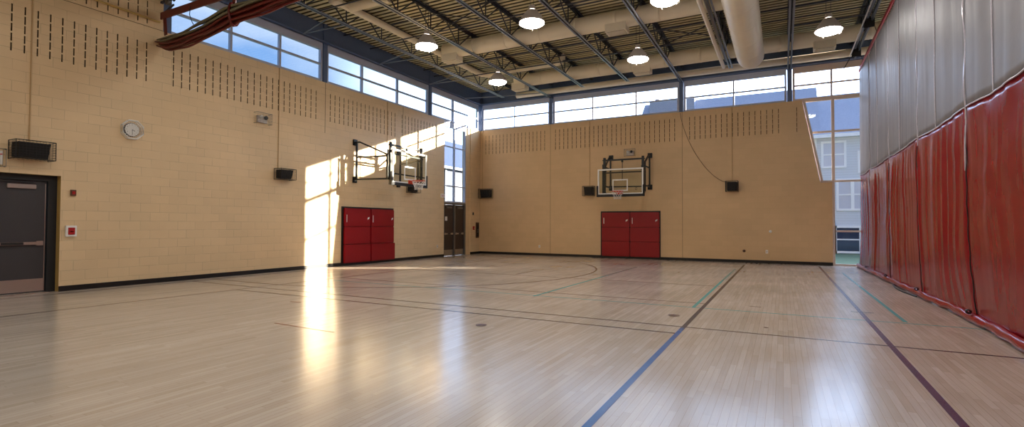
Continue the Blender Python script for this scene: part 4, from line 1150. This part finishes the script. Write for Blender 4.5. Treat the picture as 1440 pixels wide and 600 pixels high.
M_BRICKO = siding_mat('grey_stone_siding', (44, 54, 72), 0.3)
M_ROOF = mat('slate_shingle', (150, 154, 168), 0.85, scale=14, var=0.25)
M_TRIMW = mat('white_house_trim', (236, 238, 242), 0.5)
M_DKGL = mat('dark_house_glass', (44, 60, 84), 0.08, spec=0.8)
M_GRASS = mat('lawn', (96, 116, 86), 0.9, scale=3, var=0.3)
M_PALEW = mat('pale_curtained_glass', (196, 200, 214), 0.15)
g = MB(); g.box(-90, 90, YB + 0.35, 120, -0.9, -0.35); g.box(-90, XL - 0.45, -40, YB + 0.35, -0.9, -0.35)
tag(g.build('ground', M_GRASS), 'green ground outside the windows', 'ground', None, 'structure')

h = empty('house', (0, 38, -0.4)); tag(h, 'blue grey sided house behind the tall right window', 'house')
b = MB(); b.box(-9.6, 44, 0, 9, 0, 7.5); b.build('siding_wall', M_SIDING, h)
b = MB()
def gable(x0, x1, zr, ze=7.45, y0=-0.5, ym=4.0, y1=9.0):
    b.prism([(x0, y0, ze), (x0, ym, zr), (x0, y1, ze)], (x1 - x0, 0, 0))
gable(-9.9, 2.2, 11.6 + 0.0); gable(2.2, 45, 10.95)
b.build('roof', M_ROOF, h)
b = MB(); b.box(-9.9, 45, -0.55, -0.45, 7.30, 7.52); b.box(-9.9, 45, -0.45, 0.0, 7.34, 7.40); b.build('gutter', M_TRIMW, h)
b = MB(); b.box(1.72, 1.98, -0.06, 0.0, 0, 7.4); b.build('corner_board', M_TRIMW, h)
def hwin(x0, x1, z0, z1, m_=None, cuts=(1, 2)):
    q = MB(); t_ = 0.13
    q.box(x0 - t_, x1 + t_, -0.07, 0, z0 - t_, z0); q.box(x0 - t_, x1 + t_, -0.07, 0, z1, z1 + t_)
    q.box(x0 - t_, x0, -0.07, 0, z0, z1); q.box(x1, x1 + t_, -0.07, 0, z0, z1)
    for k in range(1, cuts[0] + 1):
        xx = x0 + (x1 - x0) * k / (cuts[0] + 1); q.box(xx - 0.09, xx + 0.09, -0.06, 0, z0, z1)
    zz = z0 + (z1 - z0) * 0.5
    if cuts[1] > 1: q.box(x0, x1, -0.05, 0, zz - 0.04, zz + 0.04)
    w_ = q.build('house_window', M_TRIMW, h)
    q = MB(); q.box(x0, x1, -0.02, -0.01, z0, z1); q.build('house_pane', m_ or M_PALEW, w_)
hwin(2.35, 3.45, 5.55, 7.0 - .0, M_PALEW, (0, 2))
hwin(3.15, 4.6, 2.85, 4.6, M_PALEW, (1, 2))
hwin(4.3, 5.3, 5.2, 6.3, M_TRIMW, (0, 1))
hwin(1.7, 2.9, -0.1 + .3, 1.65, M_DKGL, (0, 2)); hwin(3.0, 4.2, -0.1 + .3, 1.65, M_DKGL, (0, 2))
for x in (8, 12, 16): hwin(x, x + 1.2, 3.0, 4.6); hwin(x, x + 1.2, 5.6, 6.9)
# chimney steps seen on the ridge
b = MB(); b.box(-9.3, -5.9, 3.0, 4.6, 10.4, 11.62); b.box(-8.9, -8.6, 3.2, 3.5, 11.6, 11.8); b.build('dormer', M_ROOF, h)


M_TRIMD = mat('grey_house_trim', (104, 110, 122), 0.6)
h2 = empty('house', (-30, 0, -0.4)); tag(h2, 'grey house with slate roof seen through the tall window by the far doors', 'house')
h = h2
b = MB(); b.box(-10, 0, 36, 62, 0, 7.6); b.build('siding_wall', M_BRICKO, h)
b = MB(); b.prism([(0.5, 35.5, 7.5), (-5, 35.5, 11.6), (-10.5, 35.5, 7.5)], (0, 27, 0)); b.build('roof', mat('dark_slate', (40, 56, 88), 0.85, scale=14, var=0.2), h)
b = MB(); b.box(0.4, 0.55, 35.5, 62.5, 7.35, 7.6); b.build('gutter', M_TRIMD, h)
for y_ in (40.5, 44.0, 48):
    b = MB(); b.box(0, 0.07, y_, y_ + 1.5, 4.2, 6.2); w_ = b.build('house_window', M_TRIMD, h)
    b = MB(); b.box(0.07, 0.08, y_ + .15, y_ + 1.35, 4.35, 6.05); b.build('house_pane', M_TRIMD, w_)
b = MB(); b.box(0.0, 0.1, 42.2, 42.5, 0, 7.4); b.build('downpipe', M_TRIMD, h)
